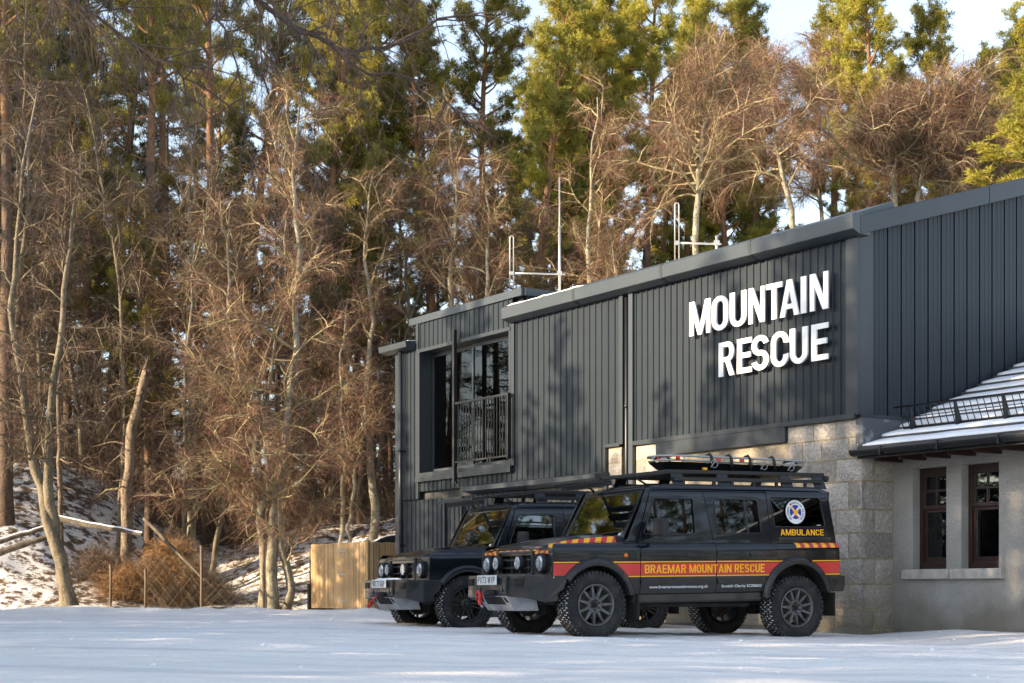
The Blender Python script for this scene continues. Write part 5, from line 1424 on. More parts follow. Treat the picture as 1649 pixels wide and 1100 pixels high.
darkb = [Kind(BN, gen_birch(s, **kw), (B['birch_dark'], B['limb_dark'], B['twig_shade'])) for s, kw in ((5, dict(H=13, r0=.10, spread=1.0, low=.15, droop=.5)), (6, dict(H=12, r0=.085, spread=1.05, low=.12, crook=.22)))]
pines = [Kind(PN, gen_pine(s, **kw), PM) for s, kw in (
    (11, dict(H=20, crown=.45, spread=2.9)), (12, dict(H=22, crown=.6, spread=2.6, r0=.25)), (13, dict(H=18, crown=.3, spread=3.0, r0=.22)), (14, dict(H=19, crown=.25, spread=2.3, narrow=True)))]
spruces = [Kind(PN, gen_spruce(s, **kw), (B['pine'], B['pine'], B['spruce'])) for s, kw in ((21, dict(H=15, spread=2.4)), (22, dict(H=17, spread=2.0, deadlow=.3, nb=80)))]
thinspruce = Kind(PN, gen_spruce(23, H=19, spread=1.9, nb=70, sparse=.6), (B['pine'], B['pine'], B['spruce']))
deads = [Kind(BN, gen_dead_spruce(s), (B['pine'], B['twigdark'], B['twigdark'])) for s in (31, 32)]

def X(px, Y): return (px-CX)/FPX*Y
def Z(py, Y): return CAMH+(HY-py)/FPX*Y
def hscale(px, Y, ytop, H):
    x = X(px, Y); return (Z(ytop, Y)-gzf(x, Y))/H

# ---- named individuals, left wood ---------------------------------------------------------
def path(pts, Y, o):   # photo polyline at distance Y, relative to origin o
    return [(X(px, y_)-o[0], y_-o[1], Z(py, y_)-o[2]) for (px, py), y_ in zip(pts, (Y if hasattr(Y, '__len__') else [Y]*len(pts)))]
def special(name, px, Y, paths, label, seed, mats=None, **kw):
    x = X(px, Y); o = (x, Y, gzf(x, Y)); bp = [path(p, Y, o) for p in paths]
    for b in bp: b[0] = (b[0][0], b[0][1], -.2)
    H = max(b[-1][2] for b in bp)
    k = Kind(BN, gen_birch(seed, H=H, stems=len(bp), base_pts=bp, **kw), mats or BM_)
    return k.put(name, o[0], o[1], label, z=o[2], rz=0, cat_='tree')
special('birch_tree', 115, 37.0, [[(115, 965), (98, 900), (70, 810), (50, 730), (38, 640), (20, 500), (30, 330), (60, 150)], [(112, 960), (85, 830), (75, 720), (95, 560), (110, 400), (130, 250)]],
        'leaning twin stemmed birch with snow on its bark at the foot of the left bank', 41, r0=.17, spread=.75, limbs=24, low=.35, mats=(B['birch_dark'], B['limb_dark'], B['twig_shade']))
special('birch_tree', 445, 38.0, [[(440, 978), (436, 900), (445, 800), (462, 680), (474, 560), (482, 400), (470, 280), (488, 140)],
                                  [(425, 975), (425, 880), (418, 780), (408, 690), (385, 600), (365, 470), (370, 330)],
                                  [(455, 978), (470, 940), (450, 860), (436, 760), (430, 660), (450, 520), (520, 380)]],
        'many stemmed lichen covered birch standing behind the wire fence left of the timber store', 42, r0=.15, spread=1.0, limbs=30, low=.2, crook=.24, droop=.18)
special('birch_tree', 305, 43.0, [[(305, 900), (308, 760), (310, 640), (306, 540), (312, 450), (300, 330), (320, 180)]], 'single pale straight birch trunk between the dark pines of the left wood', 43, r0=.15, spread=.9, limbs=22, low=.4)
special('birch_tree', 598, 43.0, [[(600, 880), (602, 800), (596, 740), (590, 640), (600, 520), (585, 400), (600, 280)]], 'slim grey birch just left of the building corner behind the timber store', 44, r0=.13, spread=.95, limbs=24, low=.3)
special('birch_tree', 552, 42.0, [[(548, 890), (552, 800), (560, 720), (545, 600), (560, 480)], [(560, 890), (566, 800), (585, 700), (592, 600)]], 'pair of thin bare stems behind the timber store', 45, r0=.075, spread=.7, limbs=26, low=.25)
special('birch_tree', 728, 44.0, [[(724, 900), (726, 700), (724, 560), (727, 430), (738, 320), (722, 200)]], 'crooked lichen birch rising behind the flat box of the building left of the aerial', 46, r0=.13, spread=1.05, limbs=34, crook=.22, low=.3)
special('birch_tree', 1130, 38.0, [[(1135, 900), (1120, 500), (1122, 330), (1130, 250), (1140, 180), (1175, 125)]], 'pale trunked birch behind the roof just right of the small loop aerial', 47, r0=.10, spread=1.0, limbs=36, low=.4, crook=.2, droop=.25)
special('birch_tree', 1270, 44.0, [[(1300, 700), (1282, 380), (1255, 260), (1242, 180), (1225, 115)]], 'reddish birch leaning left behind the roof above the word MOUNTAIN', 48, r0=.10, spread=.9, limbs=36, low=.4, droop=.4)
special('birch_tree', 1322, 52.0, [[(1325, 700), (1322, 340), (1318, 200), (1316, 75)]], 'slender mauve birch whose feathery top stands against the sky', 49, r0=.09, spread=.75, limbs=44, low=.35, droop=.5, density=1.1)
special('birch_tree', 1445, 40.0, [[(1480, 700), (1442, 300), (1425, 250), (1405, 215)], [(1470, 700), (1480, 320), (1475, 270), (1455, 215)]], 'twin pale birch stems above the raised end of the roof', 50, r0=.10, spread=1.0, limbs=34, low=.4, droop=.4)
special('birch_tree', 1550, 41.0, [[(1540, 700), (1555, 280), (1570, 240), (1500, 170)], [(1540, 700), (1520, 300), (1480, 220)]], 'low spreading birch behind the highest right part of the roof', 51, r0=.09, spread=1.1, limbs=34, low=.4, droop=.4)

# broken snag, dead poles, logs
def wood_obj(name, paths, m, label, cat_, o, extra=None):
    e = empty(name, o, 0, label, cat_)
    v, f = tubes_np([(np.array(p), np.array(r), n) for p, r, n in paths]); link_mesh('trunk', np_mesh('trunk', v, f, m, smooth=True), e)
    if extra: extra(e)
    return e
def pole(px, Y, pts, r0, r1, name, label, m, cat_='tree', stubs=10, seed=1, stub_len=.9):
    g = np.random.default_rng(seed); x = X(px, Y); o = (x, Y, gzf(x, Y)); P = np.array(path(pts, Y, o)); P[0, 2] = -.2
    T, _ = sample(P, np.linspace(0, 1, 12)); T[-1] = P[-1]; T[1:-1] += g.normal(size=(10, 3))*.02
    ps = [(T, np.linspace(r0, r1, 12)*g.uniform(.92, 1.08, 12), 9)]
    for i in range(stubs):
        q, d = sample(T, [g.uniform(.2, .98)]); az = g.uniform(0, 2*pi)
        ps.append((wander(g, q[0], (cos(az), sin(az), g.uniform(-.4, .5)), g.uniform(.3, 1)*stub_len, 6, .18, 0, .15), np.linspace(.026, .006, 7), 5))
    e = wood_obj(name, ps[:1]+([(np.array([T[-1]+g.normal(size=3)*.06, T[-1]+[g.normal()*.05, g.normal()*.05, g.uniform(.15, .5)]]), [.05, .008], 4) for _ in range(7)] if name == 'snag' else []), m, label, cat_, o)
    v, f = tubes_np(ps[1:]); link_mesh('dead_branches', np_mesh('dead_branches', v, f, B['deadwood'], smooth=True), e)['kind'] = 'stuff'
    tw = twig_cloud(g, ps[1:], 10, .1, .35, .004, .3, 1); link_mesh('twigs', np_mesh('twigs', tw[0], tw[1], B['twigdark']), e)['kind'] = 'stuff'
pole(205, 41, [(205, 900), (203, 800), (212, 700), (222, 650), (236, 598)], .165, .11, 'snag', 'thick broken pine snag with splintered top and bare stubs', B['deadwood'], stubs=22, seed=5, stub_len=1.6)
pole(97, 40.5, [(97, 900), (96, 780), (94, 680), (99, 560)], .07, .05, 'dead_tree', 'thin straight dead pole standing behind the leaning birch', B['deadwood'], stubs=8, seed=6)
pole(430, 41.5, [(430, 880), (431, 790), (436, 700)], .085, .07, 'dead_tree', 'short barkless pale pole among the many stemmed birch', B['deadwood'], stubs=3, seed=7)
def log(p0, p1, Y0, Y1, r, label, snow=True):
    a = Vector((X(p0[0], Y0), Y0, Z(p0[1], Y0))); b = Vector((X(p1[0], Y1), Y1, Z(p1[1], Y1)))
    e = empty('fallen_log', a, 0, label, 'log'); g = np.random.default_rng(int(p0[0]+p0[1]))
    d = b-a; P = np.array([tuple(d*t) for t in np.linspace(0, 1, 9)]); P[1:-1] += g.normal(size=(7, 3))*.010
    v, f = tubes_np([(P, np.linspace(r, r*.6, 9)*g.uniform(.92, 1.08, 9), 9)]); link_mesh('trunk', np_mesh('trunk', v, f, B['moss'], smooth=True), e)
    if snow:
        Q = P.copy(); Q[:, 2] += r*.62; v, f = tubes_np([(Q, np.linspace(r, r*.6, 9)*.55, 7)]); link_mesh('snow_cover', np_mesh('snow_cover', v, f, M['snow'], smooth=True), e)
log((-30, 880), (70, 851), 37.9, 38.3, .075, 'upper of two snowy fallen trunks lying across the left bank')
log((-30, 900), (80, 864), 37.5, 37.9, .10, 'lower darker fallen trunk running off the left edge of the photo', False)
log((94, 835), (229, 861), 38.2, 37.4, .075, 'fallen trunk with snow on top resting against the leaning birch')
log((232, 835), (330, 935), 38.6, 37.2, .05, 'thin crooked fallen branch arching over the orange brambles', False)

# pines with their own place
def pine_at(i, px, Y, ytop, label, **kw):
    H = (20, 22, 18, 19)[i]; return pines[i].put('pine_tree', X(px, Y), Y, label, scale=hscale(px, Y, ytop, H), **kw)
pine_at(1, 8, 41, -330, 'big brown pine trunk at the left edge of the photo')
pine_at(1, 250, 46, -220, 'tall slim pine right of the broken snag')
pine_at(1, 362, 49, -260, 'thick straight brown pine trunk behind the many stemmed birch')
pine_at(3, 562, 56, -40, 'narrow sunlit pine below the overhanging branches')
pine_at(0, 715, 54, -5, 'dark broad pine left of the bright yellow green pine')
pine_at(2, 850, 50, -20, 'bright yellow green pine in the middle of the treetops')
pine_at(1, 972, 54, -60, 'pine with an orange sunlit trunk rising behind the tall whip aerial')
pine_at(1, 1024, 52, -70, 'tall dark straight pine left of the small loop aerial')
pine_at(0, 1118, 66, 15, 'dark pine whose top rises left of the birch tips')
pine_at(0, 1232, 62, 15, 'dense pine behind the reddish leaning birch')
pine_at(2, 1548, 54, 50, 'pointed pine right of the thin spruce against the sky')
o = pines[0].put('pine_tree', X(1618, 35.5), 35.5, 'bright yellow pine with heavy boughs at the right edge', scale=.7); o.scale = (1.1, 1.1, .60)
o = pines[2].put('pine_tree', X(1535, 44), 44, 'broad yellow pine behind the heavy boughed pine at the right edge', scale=.7); o.scale = (1.0, 1.0, .72)
pine_at(2, 1492, 52, 95, 'small sunlit pine between the thin spruce and the pointed pine')
pine_at(3, 1690, 52, 30, 'tall yellow green pine cut by the right edge')
thinspruce.put('spruce_tree', X(1415, 60), 60, 'thin open spruce standing alone against the sky', scale=hscale(1415, 60, 8, 19))
pines[2].put('pine_tree', X(330, 46), 46, 'short sunlit pine behind the single pale birch trunk', scale=.52)
pines[2].put('pine_tree', X(535, 47), 47, 'short sunlit pine above the timber store', scale=.62)
pines[2].put('pine_tree', X(238, 43.5), 43.5, 'pine with low yellow green boughs just behind the broken snag', scale=.60)
pines[2].put('pine_tree', X(150, 52), 52, 'pine with spreading boughs between the leaning birch and the snag', scale=.8)
pines[2].put('pine_tree', X(520, 53), 53, 'broad pine behind the many stemmed birch', scale=.9)
# ---- the mass of the wood
ZONES = [(40, 'at the left edge of the photo'), (90, 'left of the leaning birch'), (160, 'just right of the leaning birch'), (235, 'beside the broken snag'), (300, 'above the bramble bush'), (350, 'right of the bramble bush'),
         (405, 'just left of the many stemmed birch'), (470, 'behind the many stemmed birch'), (520, 'left of the timber store'), (575, 'above the timber store'), (640, 'just left of the building corner'), (700, 'above the left end of the flat box'),
         (760, 'above the big upstairs window'), (800, 'above the right end of the flat box'), (860, 'between loop and whip of the aerial'), (930, 'just right of the tall whip aerial'), (1010, 'midway between the two aerials'),
         (1070, 'just left of the small loop aerial'), (1130, 'just right of the small loop aerial'), (1180, 'above the letters MO'), (1230, 'above the letters UN'), (1280, 'above the letters TA'), (1340, 'above the letters IN'),
         (1400, 'above the near corner of the roof'), (1450, 'above the raised roof end'), (1520, 'right of the raised roof end'), (1600, 'above the gable verge'), (9999, 'at the right edge of the photo')]
SEEN = {}
def scatter(kinds, name, spots, label, group, sc=(.85, 1.1), tilt=.03, zone=False):
    for (px, Y) in spots:
        k = rnd.choice(kinds); l = label
        if zone:
            z = next(t for lim, t in ZONES if px < lim); l = label+', '+z; n_ = SEEN.get(l, 0); SEEN[l] = n_+1
            if n_: l = ('second ', 'third ', 'fourth ')[min(n_-1, 2)]+l
        k.put(name, X(px, Y), Y, l, group, scale=rnd.uniform(*sc), tilt=tilt)
def spots(px0, px1, n, Y0, Y1, jit=.45):
    st_ = (px1-px0)/n; return [(px0+st_*(i+.5+rnd.uniform(-jit, jit)), rnd.uniform(Y0, Y1)) for i in range(n)]
scatter(darkb, 'birch_tree', spots(-60, 640, 9, 41, 47), 'bare brown birch', 'birches at the front of the left wood', (.8, 1.05), .06, True)
scatter(darkb+birches[:1], 'birch_tree', spots(600, 1000, 8, 43, 49), 'bare birch behind the roof', 'birches behind the left end of the building', (.72, .9), .06, True)
scatter(birches, 'birch_tree', spots(1000, 1330, 8, 38, 46), 'sunlit russet birch', 'birches behind the right half of the roof', (.50, .64), .06, True)
scatter(birches, 'birch_tree', spots(1330, 1600, 7, 36, 42), 'low sunlit russet birch', 'birches behind the right half of the roof', (.38, .50), .08, True)
scatter(deads, 'dead_spruce', spots(-40, 640, 10, 44, 52), 'dead looking spruce of bare dark twigs', 'bare dark spruces inside the left wood', (.7, 1.1), .05, True)
scatter(pines[:3], 'pine_tree', spots(-80, 660, 10, 48, 62), 'tall pine deep in the wood', 'pines deep in the left wood', (.9, 1.15), .02, True)
scatter(pines, 'pine_tree', spots(700, 1040, 7, 56, 72), 'pine in the second row', 'pines in the middle of the wood', (.78, .98), .02, True)
scatter(pines, 'pine_tree', spots(1030, 1330, 7, 54, 68), 'green pine behind the russet birches', 'pines behind the russet birches', (.88, 1.0), .02, True)
scatter(pines, 'pine_tree', spots(1330, 1700, 10, 50, 64), 'golden green pine behind the russet birches', 'pines behind the russet birches', (.72, .86), .02, True)
scatter(spruces, 'spruce_tree', spots(-120, 1250, 17, 62, 85), 'dark spruce closing the back of the wood', 'spruces at the back of the wood', (.75, 1.0), .02)
scatter(spruces, 'spruce_tree', spots(-60, 700, 10, 49, 58), 'low branched spruce', 'spruces in the left wood', (.55, .95), .02, True)
scatter(pines[:3], 'pine_tree', spots(700, 1040, 5, 50, 56), 'dense green pine', 'pines in the middle of the treetops', (.75, .92), .02, True)
scatter(spruces, 'spruce_tree', spots(-80, 740, 18, 57, 72), 'dark low spruce in the far depth of the left wood', 'spruces in the depth of the left wood', (.85, 1.2), .02)
scatter(spruces, 'spruce_tree', spots(-70, 150, 7, 50, 64), 'tall dark spruce', 'tall spruces at the left edge', (1.0, 1.25), .02, True)
# beyond the left edge of the photo the same wood goes on and shades the bank
LW = [(-.345*(34+k*3.0)-4.5-rnd.uniform(0, 8), 34+k*3.0) for k in range(11)]+[(-20, 40.5), (-24, 44), (-19, 43), (-16.5, 41.5), (-27, 47), (-22, 48), (-19, 47), (-20.5, 51), (-22, 54), (-25, 50), (-28, 53), (-24, 58), (-26, 62)]
for x, y in LW:
    if -42.8 < .342*x-.94*y < -37.2: continue
    rnd.choice(pines[:3]+spruces+spruces).put('conifer_tree', x, y, 'conifer of the wood beyond the left edge of the photo', 'wood beyond the left edge', scale=rnd.uniform(.8, 1.05))
SHADE = []  # unseen blockers, their heights set by the shade wanted on yard and wall
def _shade_tree(q, X0, h, k):     # q: position across the sunlight, h: height in metres
    a = (-X0+.342*q)/.94; y = -.342*a-.94*q
    H = {'s': 15, 'q': 20}[k]; SHADE.append((X0, y, k, h/H))
q = -35.2
while q < -21.0:
    hh = 9.2+2.3*sin(q*1.9+.6)+1.4*sin(q*.83)
    _shade_tree(q, -14.5+rnd.uniform(-.8, .8), hh+rnd.uniform(-.8, .8), 's'); _shade_tree(q+.5, -19.5+rnd.uniform(-1, 1), hh+1.3+rnd.uniform(-1, 1), 's'); q += 1.0
while q < -17.2:
    _shade_tree(q, -14.5+rnd.uniform(-.8, .8), rnd.uniform(15, 17), 's'); _shade_tree(q+.5, -19.5+rnd.uniform(-1, 1), rnd.uniform(16, 18), 's'); q += .9
while q < 2:
    _shade_tree(q, -14.5+rnd.uniform(-.8, .8), rnd.uniform(9, 10.5), 's'); _shade_tree(q+.5, -19.5+rnd.uniform(-1, 1), rnd.uniform(9.5, 11.5), 's'); q += .85
q = -35
while q < 3:
    _shade_tree(q, -25+rnd.uniform(-1, 1), rnd.uniform(8.5, 10), 's'); q += 1.0
REFLECTED = []  # added unseen rows that give the vehicle sides something dark to reflect
for k in range(13): REFLECTED.append((24+k*1.1+rnd.uniform(-.5, .5), -9+k*2.1+rnd.uniform(-.4, .4), rnd.uniform(.75, .95)))
for k in range(13): REFLECTED.append((29+k*1.1+rnd.uniform(-.5, .5), -11+k*2.2+rnd.uniform(-.4, .4), rnd.uniform(.85, 1.05)))
# ------------------------------------------------------------------ unseen trees added for the light: shade from left, dark reflections from right
def put_xy(k, name, x, y, label, group, sc): k.put(name, x, y, label, group, scale=sc)
# SHADE: (x, y, kind, scale)
for x, y, k, s in SHADE:
    kk = {'s': spruces[0], 'p': pines[2], 'q': pines[0], 'b': birches[0]}[k]
    put_xy(kk, {'s': 'spruce_tree', 'p': 'pine_tree', 'q': 'pine_tree', 'b': 'birch_tree'}[k], x, y, 'unseen tree left of the yard, added to shade it', 'trees added to shade the yard', s)
for x, y, s in REFLECTED:
    put_xy(spruces[0], 'spruce_tree', x, y, 'unseen spruce right of the yard, added to darken reflections', 'trees added for dark reflections', s)

# ------------------------------------------------------------------ overhanging birch whose limbs enter the top left of the photo
def overhang():
    g = np.random.default_rng(77); o = np.array([-4.6, 9.5, 0.0])
    def P(px, py, Y): return np.array([X(px, Y), Y, Z(py, Y)])-o
    trunk = [np.array([0, 0, -.2]), np.array([.05, 0, 2.5]), np.array([.25, .1, 5.0]), np.array([.4, .2, 8.0])]
    T, _ = sample(np.array(trunk), np.linspace(0, 1, 12)); wood = [(T, np.linspace(.22, .08, 12), 10)]
    limbs = []
    def limb(pts, r, n=14):
        Q = np.array(pts); Q2, _ = sample(Q, np.linspace(0, 1, n)); Q2[-1] = Q[-1]; Q2[1:-1] += g.normal(size=(n-2, 3))*.018
        limbs.append((Q2, np.linspace(r, r*.25, n), 7)); return Q2
    a = limb([T[8], P(60, -260, 9.6), P(260, -120, 9.8), P(400, -25, 10), P(500, 60, 10.2), P(560, 85, 10.3), P(640, 75, 10.5), P(700, 30, 10.6), P(770, 25, 10.7)], .026, 20)
    b = limb([P(400, -25, 10), P(480, 50, 9.8), P(530, 70, 9.7), P(590, 125, 9.6), P(680, 125, 9.5), P(760, 195, 9.4)], .014)
    c = limb([T[7], P(30, -120, 9.2), P(150, 20, 9.2), P(240, 90, 9.1), P(330, 140, 9.0)], .018)
    d = limb([T[9], P(120, -320, 10.4), P(330, -160, 10.8), P(470, -60, 11), P(600, -20, 11.2), P(680, -10, 11.2)], .022)
    e = limb([P(330, -60, 9.9), P(372, 60, 9.9), P(395, 190, 9.9), P(410, 300, 9.9)], .009)
    fine = []; hang = []
    for Q, n_, L in ((a, 46, .62), (b, 26, .40), (c, 34, .7), (d, 34, .6), (e, 12, .4)):
        for i in range(n_):
            q, dq = sample(Q, [g.uniform(.15, 1)]); d2 = unit(dq[0]+g.normal(size=3)*.6+np.array([0, 0, -.15]))
            fine.append((wander(g, q[0], d2, g.uniform(.4, 1.2)*L, 7, .17, 0, .2), np.linspace(.006, .0018, 8), 4))
    # pendulous leaders on the left side
    for i in range(230):
        Q = (a, c, d)[g.integers(3)]; u = g.uniform(.05, .62); q, dq = sample(Q, [u]); q = q[0]+g.normal(size=3)*np.array([.25, .6, .2])
        hang.append((wander(g, q, (g.normal()*.3, g.normal()*.3, -1), g.uniform(.5, 1.7), 9, .10, 0, .12), np.linspace(.0032, .0010, 10), 3))
    tw = twig_cloud(g, fine, 22, .08, .30, .0011, .25, 2, .1); tw2 = twig_cloud(g, hang, 20, .06, .26, .0010, .5, 1, .05)
    k = Kind(('trunk', 'limbs', 'twigs'), (tubes_np(wood), tubes_np(limbs+fine+hang), cat([tw, tw2])), (B['birch'], mat('dark_birch_limb', (.05, .034, .026), .85), mat('near_twig', (.12, .075, .055), .85)))
    k.put('birch_tree', o[0], o[1], 'near birch whose dark twigs hang across the top left of the photo', z=0.0, rz=0)
overhang()

# ------------------------------------------------------------------ brambles, brush and ground litter
def brush(name, px, Y, w, h, n, label, m, seed, L=(.35, 1.0), wd=.005, arch_=.5):
    g = np.random.default_rng(seed); x = X(px, Y); z = gzf(x, Y); st_ = g.normal(size=(n, 3))*np.array([w*.4, w*.35, .05]); st_[:, 2] = g.uniform(0, h*.55, n)*np.exp(-(st_[:, 0]/w)**2*1.5)
    d = unit(g.normal(size=(n, 3))*np.array([.9, .9, .5])+np.array([0, 0, .7])); l = g.uniform(*L, n)[:, None]; out = []
    p = st_; ww = np.full(n, wd)
    for s in range(4):
        q = p+d*l*.25; out.append(ribbons(p, q, ww*(1-s*.2), ww*(.8-s*.2), g)); d = unit(d+g.normal(size=(n, 3))*.28+np.array([0, 0, -arch_])); p = q
    for r in range(2):
        s = st_+g.normal(size=(n, 3))*.15+np.array([0, 0, .15]); out.append(ribbons(s, s+unit(g.normal(size=(n, 3))+np.array([0, 0, .2]))*g.uniform(.1, .35, n)[:, None], ww*.6, ww*.3, g))
    v, f = cat(out); o = link_mesh(name, np_mesh(name, v, f, m)); o.location = (x, Y, z); return tag(o, label, 'bush')
brush('bramble_bush', 275, 39.4, .95, 2.5, 4800, 'round orange brown bramble bush behind the wire fence', B['brush'], 1, L=(.5, 1.1))
brush('bramble_bush', 205, 38.8, .8, 1.1, 1500, 'lower straw brown scrub left of the round bramble bush', B['brush'], 2)
brush('bramble_bush', 335, 39.5, .9, 1.1, 1400, 'thin dark scrub right of the round bramble bush', B['twigdark'], 3)
brush('bramble_bush', 160, 39.8, .9, 1.2, 1300, 'shaded scrub below the fallen trunk on the left bank', B['twigdark'], 4)
g = np.random.default_rng(5)
# twigs and dead bracken lying in the snow under the trees
n = 9000; lx = g.uniform(-17, 0, n); ly = 35.5+g.uniform(0, 1, n)**.8*13; lz = gz(lx, ly)+.015
keep = vnoise(lx, ly, 1.4, 33) > -.06; lx, ly, lz = lx[keep], ly[keep], lz[keep]; n = len(lx)
p = np.stack([lx, ly, lz], 1); d = unit(g.normal(size=(n, 3))*np.array([1, 1, .22])+np.array([0, 0, .12])); q = p+d*g.uniform(.1, .55, n)[:, None]
v, f = ribbons(p, q, np.full(n, .007), np.full(n, .003), g)
o = link_mesh('fallen_twigs', np_mesh('fallen_twigs', v, f, B['twigdark'])); tag(o, 'dark twigs and dead stalks strewn over the snowy bank', 'litter', kind='stuff')
# understorey saplings filling the wood behind the building corner
n = 0
def thicket(px0, px1, Y0, Y1, n, seed, label, m, hmax=2.6):
    g = np.random.default_rng(seed); px = g.uniform(px0, px1, n); y = g.uniform(Y0, Y1, n); x = (px-CX)/FPX*y; z = gz(x, y)
    p = np.stack([x, y, z], 1); d = unit(g.normal(size=(n, 3))*.3+np.array([0, 0, 1])); L = g.uniform(.5, hmax, n)[:, None]; out = []; w = np.full(n, .008)
    for s in range(4):
        q = p+d*L*.25; out.append(ribbons(p, q, w*(1-.2*s), w*(.8-.2*s), g))
        for r in range(3):
            b = p+(q-p)*g.uniform(0, 1, n)[:, None]; e = b+unit(g.normal(size=(n, 3))+np.array([0, 0, .3]))*g.uniform(.2, .8, n)[:, None]; out.append(ribbons(b, e, w*.45, w*.2, g))
        d = unit(d+g.normal(size=(n, 3))*.25); p = q
    v, f = cat(out); o = link_mesh('undergrowth', np_mesh('undergrowth', v, f, m)); tag(o, label, 'undergrowth', kind='stuff')
thicket(-40, 660, 44, 60, 2600, 8, 'tangle of bare undergrowth below the trees of the left wood', B['twigdark'])
thicket(640, 1660, 44, 56, 2600, 9, 'tangle of bare undergrowth below the trees behind the building', B['twigdark'], 4)

# ------------------------------------------------------------------ wire fence
wf_ = empty('wire_fence', (X(424, 36.2), 36.2, gzf(X(424, 36.2), 36.2)), 0, 'rusty chain link fence on wooden stakes along the foot of the bank', 'fence')
fo = wf_.location
fp = [(178, 37.6), (234, 37.4), (324, 36.6), (424, 36.2), (500, 36.6)]
stake = mat('weathered_stake', (.12, .09, .06), .9)
pts = []
for i, (px, Y) in enumerate(fp):
    x = X(px, Y); z = gzf(x, Y); pts.append(Vector((x, Y, z)))
    MB().tube([(0, 0, -.3), (.01, 0, .7), (0.0, 0, 1.55 if i > 1 else 1.0)], .032, 7).build('post', stake, wf_, loc=Vector((x, Y, z))-fo)
wires = []
gg = np.random.default_rng(6)
for a, b in zip(pts[:-1], pts[1:]):
    L = (b-a).length; h = 1.30; st_ = .075; n_ = int(L/st_)
    A = np.array(a-fo); Bv = np.array(b-fo); 
    for k in range(-int(h/st_), n_):
        for sgn in (0, 1):
            s0, s1 = k*st_, k*st_+h; z0, z1 = 0.0, h
            if sgn: z0, z1 = h, 0.0
            # clip to 0..L
            t0 = max(0, -s0/(s1-s0)); t1 = min(1, (L-s0)/(s1-s0))
            if t1 <= t0: continue
            P0 = A+(Bv-A)*((s0+(s1-s0)*t0)/L); P1 = A+(Bv-A)*((s0+(s1-s0)*t1)/L)
            P0 = P0+[0, 0, z0+(z1-z0)*t0+.03]; P1 = P1+[0, 0, z0+(z1-z0)*t1+.03]; wires.append((P0, P1))
P0 = np.array([w[0] for w in wires]); P1 = np.array([w[1] for w in wires])
v, f = ribbons(P0, P1, np.full(len(P0), .003), np.full(len(P0), .003), gg)
link_mesh('wire_mesh', np_mesh('wire_mesh', v, f, mat('rusty_wire', (.09, .07, .05), .7)), wf_)['kind'] = 'stuff'
# far green mesh fence in the clearing
ff_ = empty('garden_fence', (X(150, 66), 66, gzf(X(150, 66), 66)), 0, 'green mesh fence in the sunlit clearing far behind the leaning birch', 'fence')
gm = mat('green_mesh', (.03, .09, .05), .7)
for i in range(7): MB().box(-.04, .04, -.04, .04, -.2, 1.9).build('post', gm, ff_, loc=(-1.5+i*.5*1.0, 0, 0))
MB().box(-1.6, 1.7, .05, .06, .1, 1.75).build('mesh_panel', gm, ff_)

# ------------------------------------------------------------------ timber store
A_ = Vector((X(592, 34.2), 34.2, 0)); 
ts = empty('timber_store', A_+Vector((0, 0, gzf(A_.x, A_.y)-.05)), ANG, 'slatted pale timber bin store standing left of the building', 'bin store')
larch = mat('fresh_larch', (.44, .29, .14), .75, noise=((.31, .19, .085), 5, .35, .7, 6, (1, 1, .12)), noise2=((.55, .39, .21), 2.0, .5, .8), rand=.20, bump=(12, .3, .005))
x = .05
while x < 2.72:
    w = rnd.choice((.045, .045, .07)); MB().box(x, x+w, -.022+rnd.uniform(-.002, .003), .0+rnd.uniform(-.002, .003), .04, 1.50+rnd.uniform(-.004, .004)).build('board', larch, ts, bevel=.003)
    x += w+.012
y = .0
for i in range(14):
    w = .125; MB().box(-.03, -.006, -(y+w), -y, .04, 1.49+rnd.uniform(-.006, .006)).build('board', larch, ts, bevel=.003); y += w+.02
MB().box(-.03, .045, -.05, .02, .0, 1.53).build('corner_post', larch, ts, bevel=.004)
MB().box(.05, 2.7, -.06, -.03, .35, .43).box(.05, 2.7, -.06, -.03, 1.15, 1.23).build('batten', larch, ts)
MB().box(0.0, .35, -.06, .03, 1.535, 1.56).box(.9, 1.2, -.05, .01, 1.505, 1.525).build('snow_cover', M['snow'], ts, bevel=.008)
hg = mat('galvanised_hinge', (.35, .36, .38), .45, metal=.6)
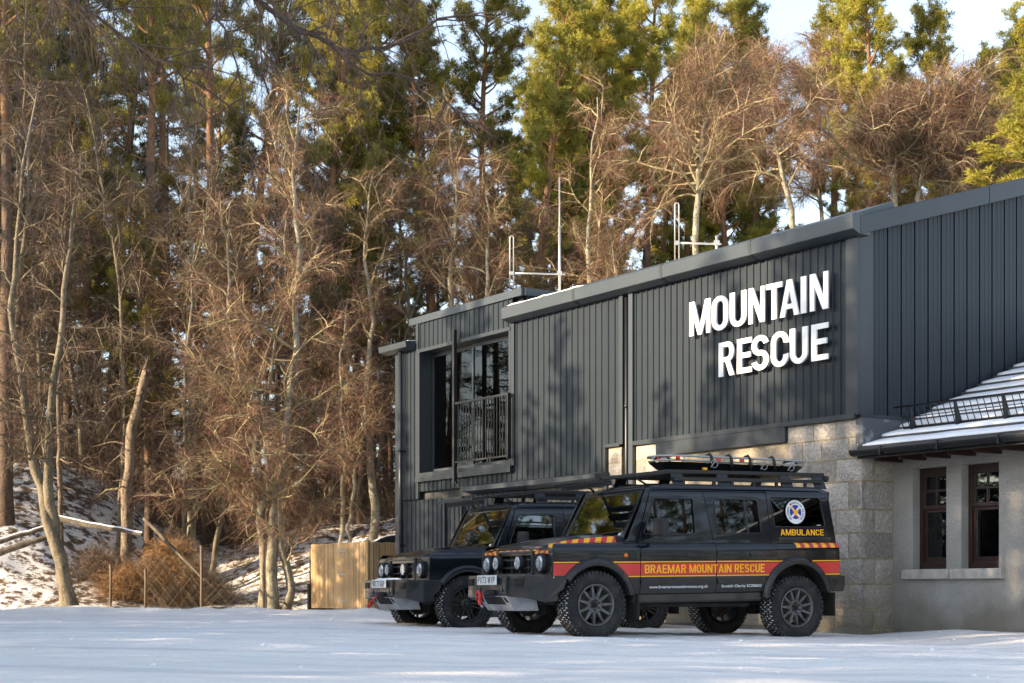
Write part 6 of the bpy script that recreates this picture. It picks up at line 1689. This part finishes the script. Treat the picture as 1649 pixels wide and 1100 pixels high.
for z in (.22, .80, 1.32):
    MB().add([(1.28, .006, z-.06), (1.28, .006, z+.06), (1.24, .006, z+.06), (1.24, .006, z+.022), (1.02, .006, z+.008), (1.02, .006, z-.008), (1.24, .006, z-.022), (1.24, .006, z-.06),
              (1.28, .012, z-.06), (1.28, .012, z+.06), (1.24, .012, z+.06), (1.24, .012, z+.022), (1.02, .012, z+.008), (1.02, .012, z-.008), (1.24, .012, z-.022), (1.24, .012, z-.06)],
             [tuple(range(8)), tuple(reversed(range(8, 16)))]+[(i, 8+i, 8+(i+1) % 8, (i+1) % 8) for i in range(8)]).build('hinge', hg, ts)
MB().box(2.72, 2.80, -.9, .06, .0, .6).build('side_post', M['black'], ts)
# dark rounded lid behind the store
tr_ = empty('covered_trailer', (X(640, 37.5), 37.5, gzf(X(640, 37.5), 37.5)), radians(10), 'dark rounded trailer lid with snow on top behind the timber store', 'trailer')
mb = MB(); n = 14
pr = [(1.0*cos(pi*k/n)*-.62, 1.25+.42*sin(pi*k/n)**.8) for k in range(n+1)]+[(.62, .9), (-.62, .9)]
mb.prism(pr, 'y', -.0, 1.8); mb.build('lid', VM['paint'], tr_, bevel=.02)
mb = MB(); prs = [(-.60*cos(pi*k/n), 1.275+.42*sin(pi*k/n)**.8) for k in range(3, n-1)]; prs += [(p[0], p[1]-.02) for p in reversed(prs)]
mb.prism(prs, 'y', .02, .4); mb.prism(prs, 'y', .55, 1.75); mb.build('snow_cover', M['snow'], tr_)
MB().box(-.60, .60, .02, 1.78, .5, .9).build('body', VM['paint'], tr_)
MB().box(-.3, -.2, -.03, .0, 1.12, 1.22).build('reflector', VM['blue'], tr_)
for s in (-1, 1): MB().lathe([(0, -.08), (.28, -.08), (.3, 0), (.28, .08), (0, .08)], 20, c=(s*.62, .9, .28), axis='x').build('tyre', VM['tyre'], tr_)
# snow clods thrown up by tyres
g = np.random.default_rng(15); cl = MB()
for i in range(420):
    x_ = g.uniform(-9, 7.2); y_ = g.uniform(10, 34); r_ = abs(g.normal())*.010+.006; z_ = gzf(x_, y_)
    cl.lathe([(0, -r_*.4), (r_, 0), (r_*.7, r_*.6), (0, r_*.8)], 5, c=(x_, y_, z_), axis='z', smooth=False)
tag(cl.build('snow_clods', M['snow']), 'small loose lumps of snow scattered over the yard', 'snow', kind='stuff')
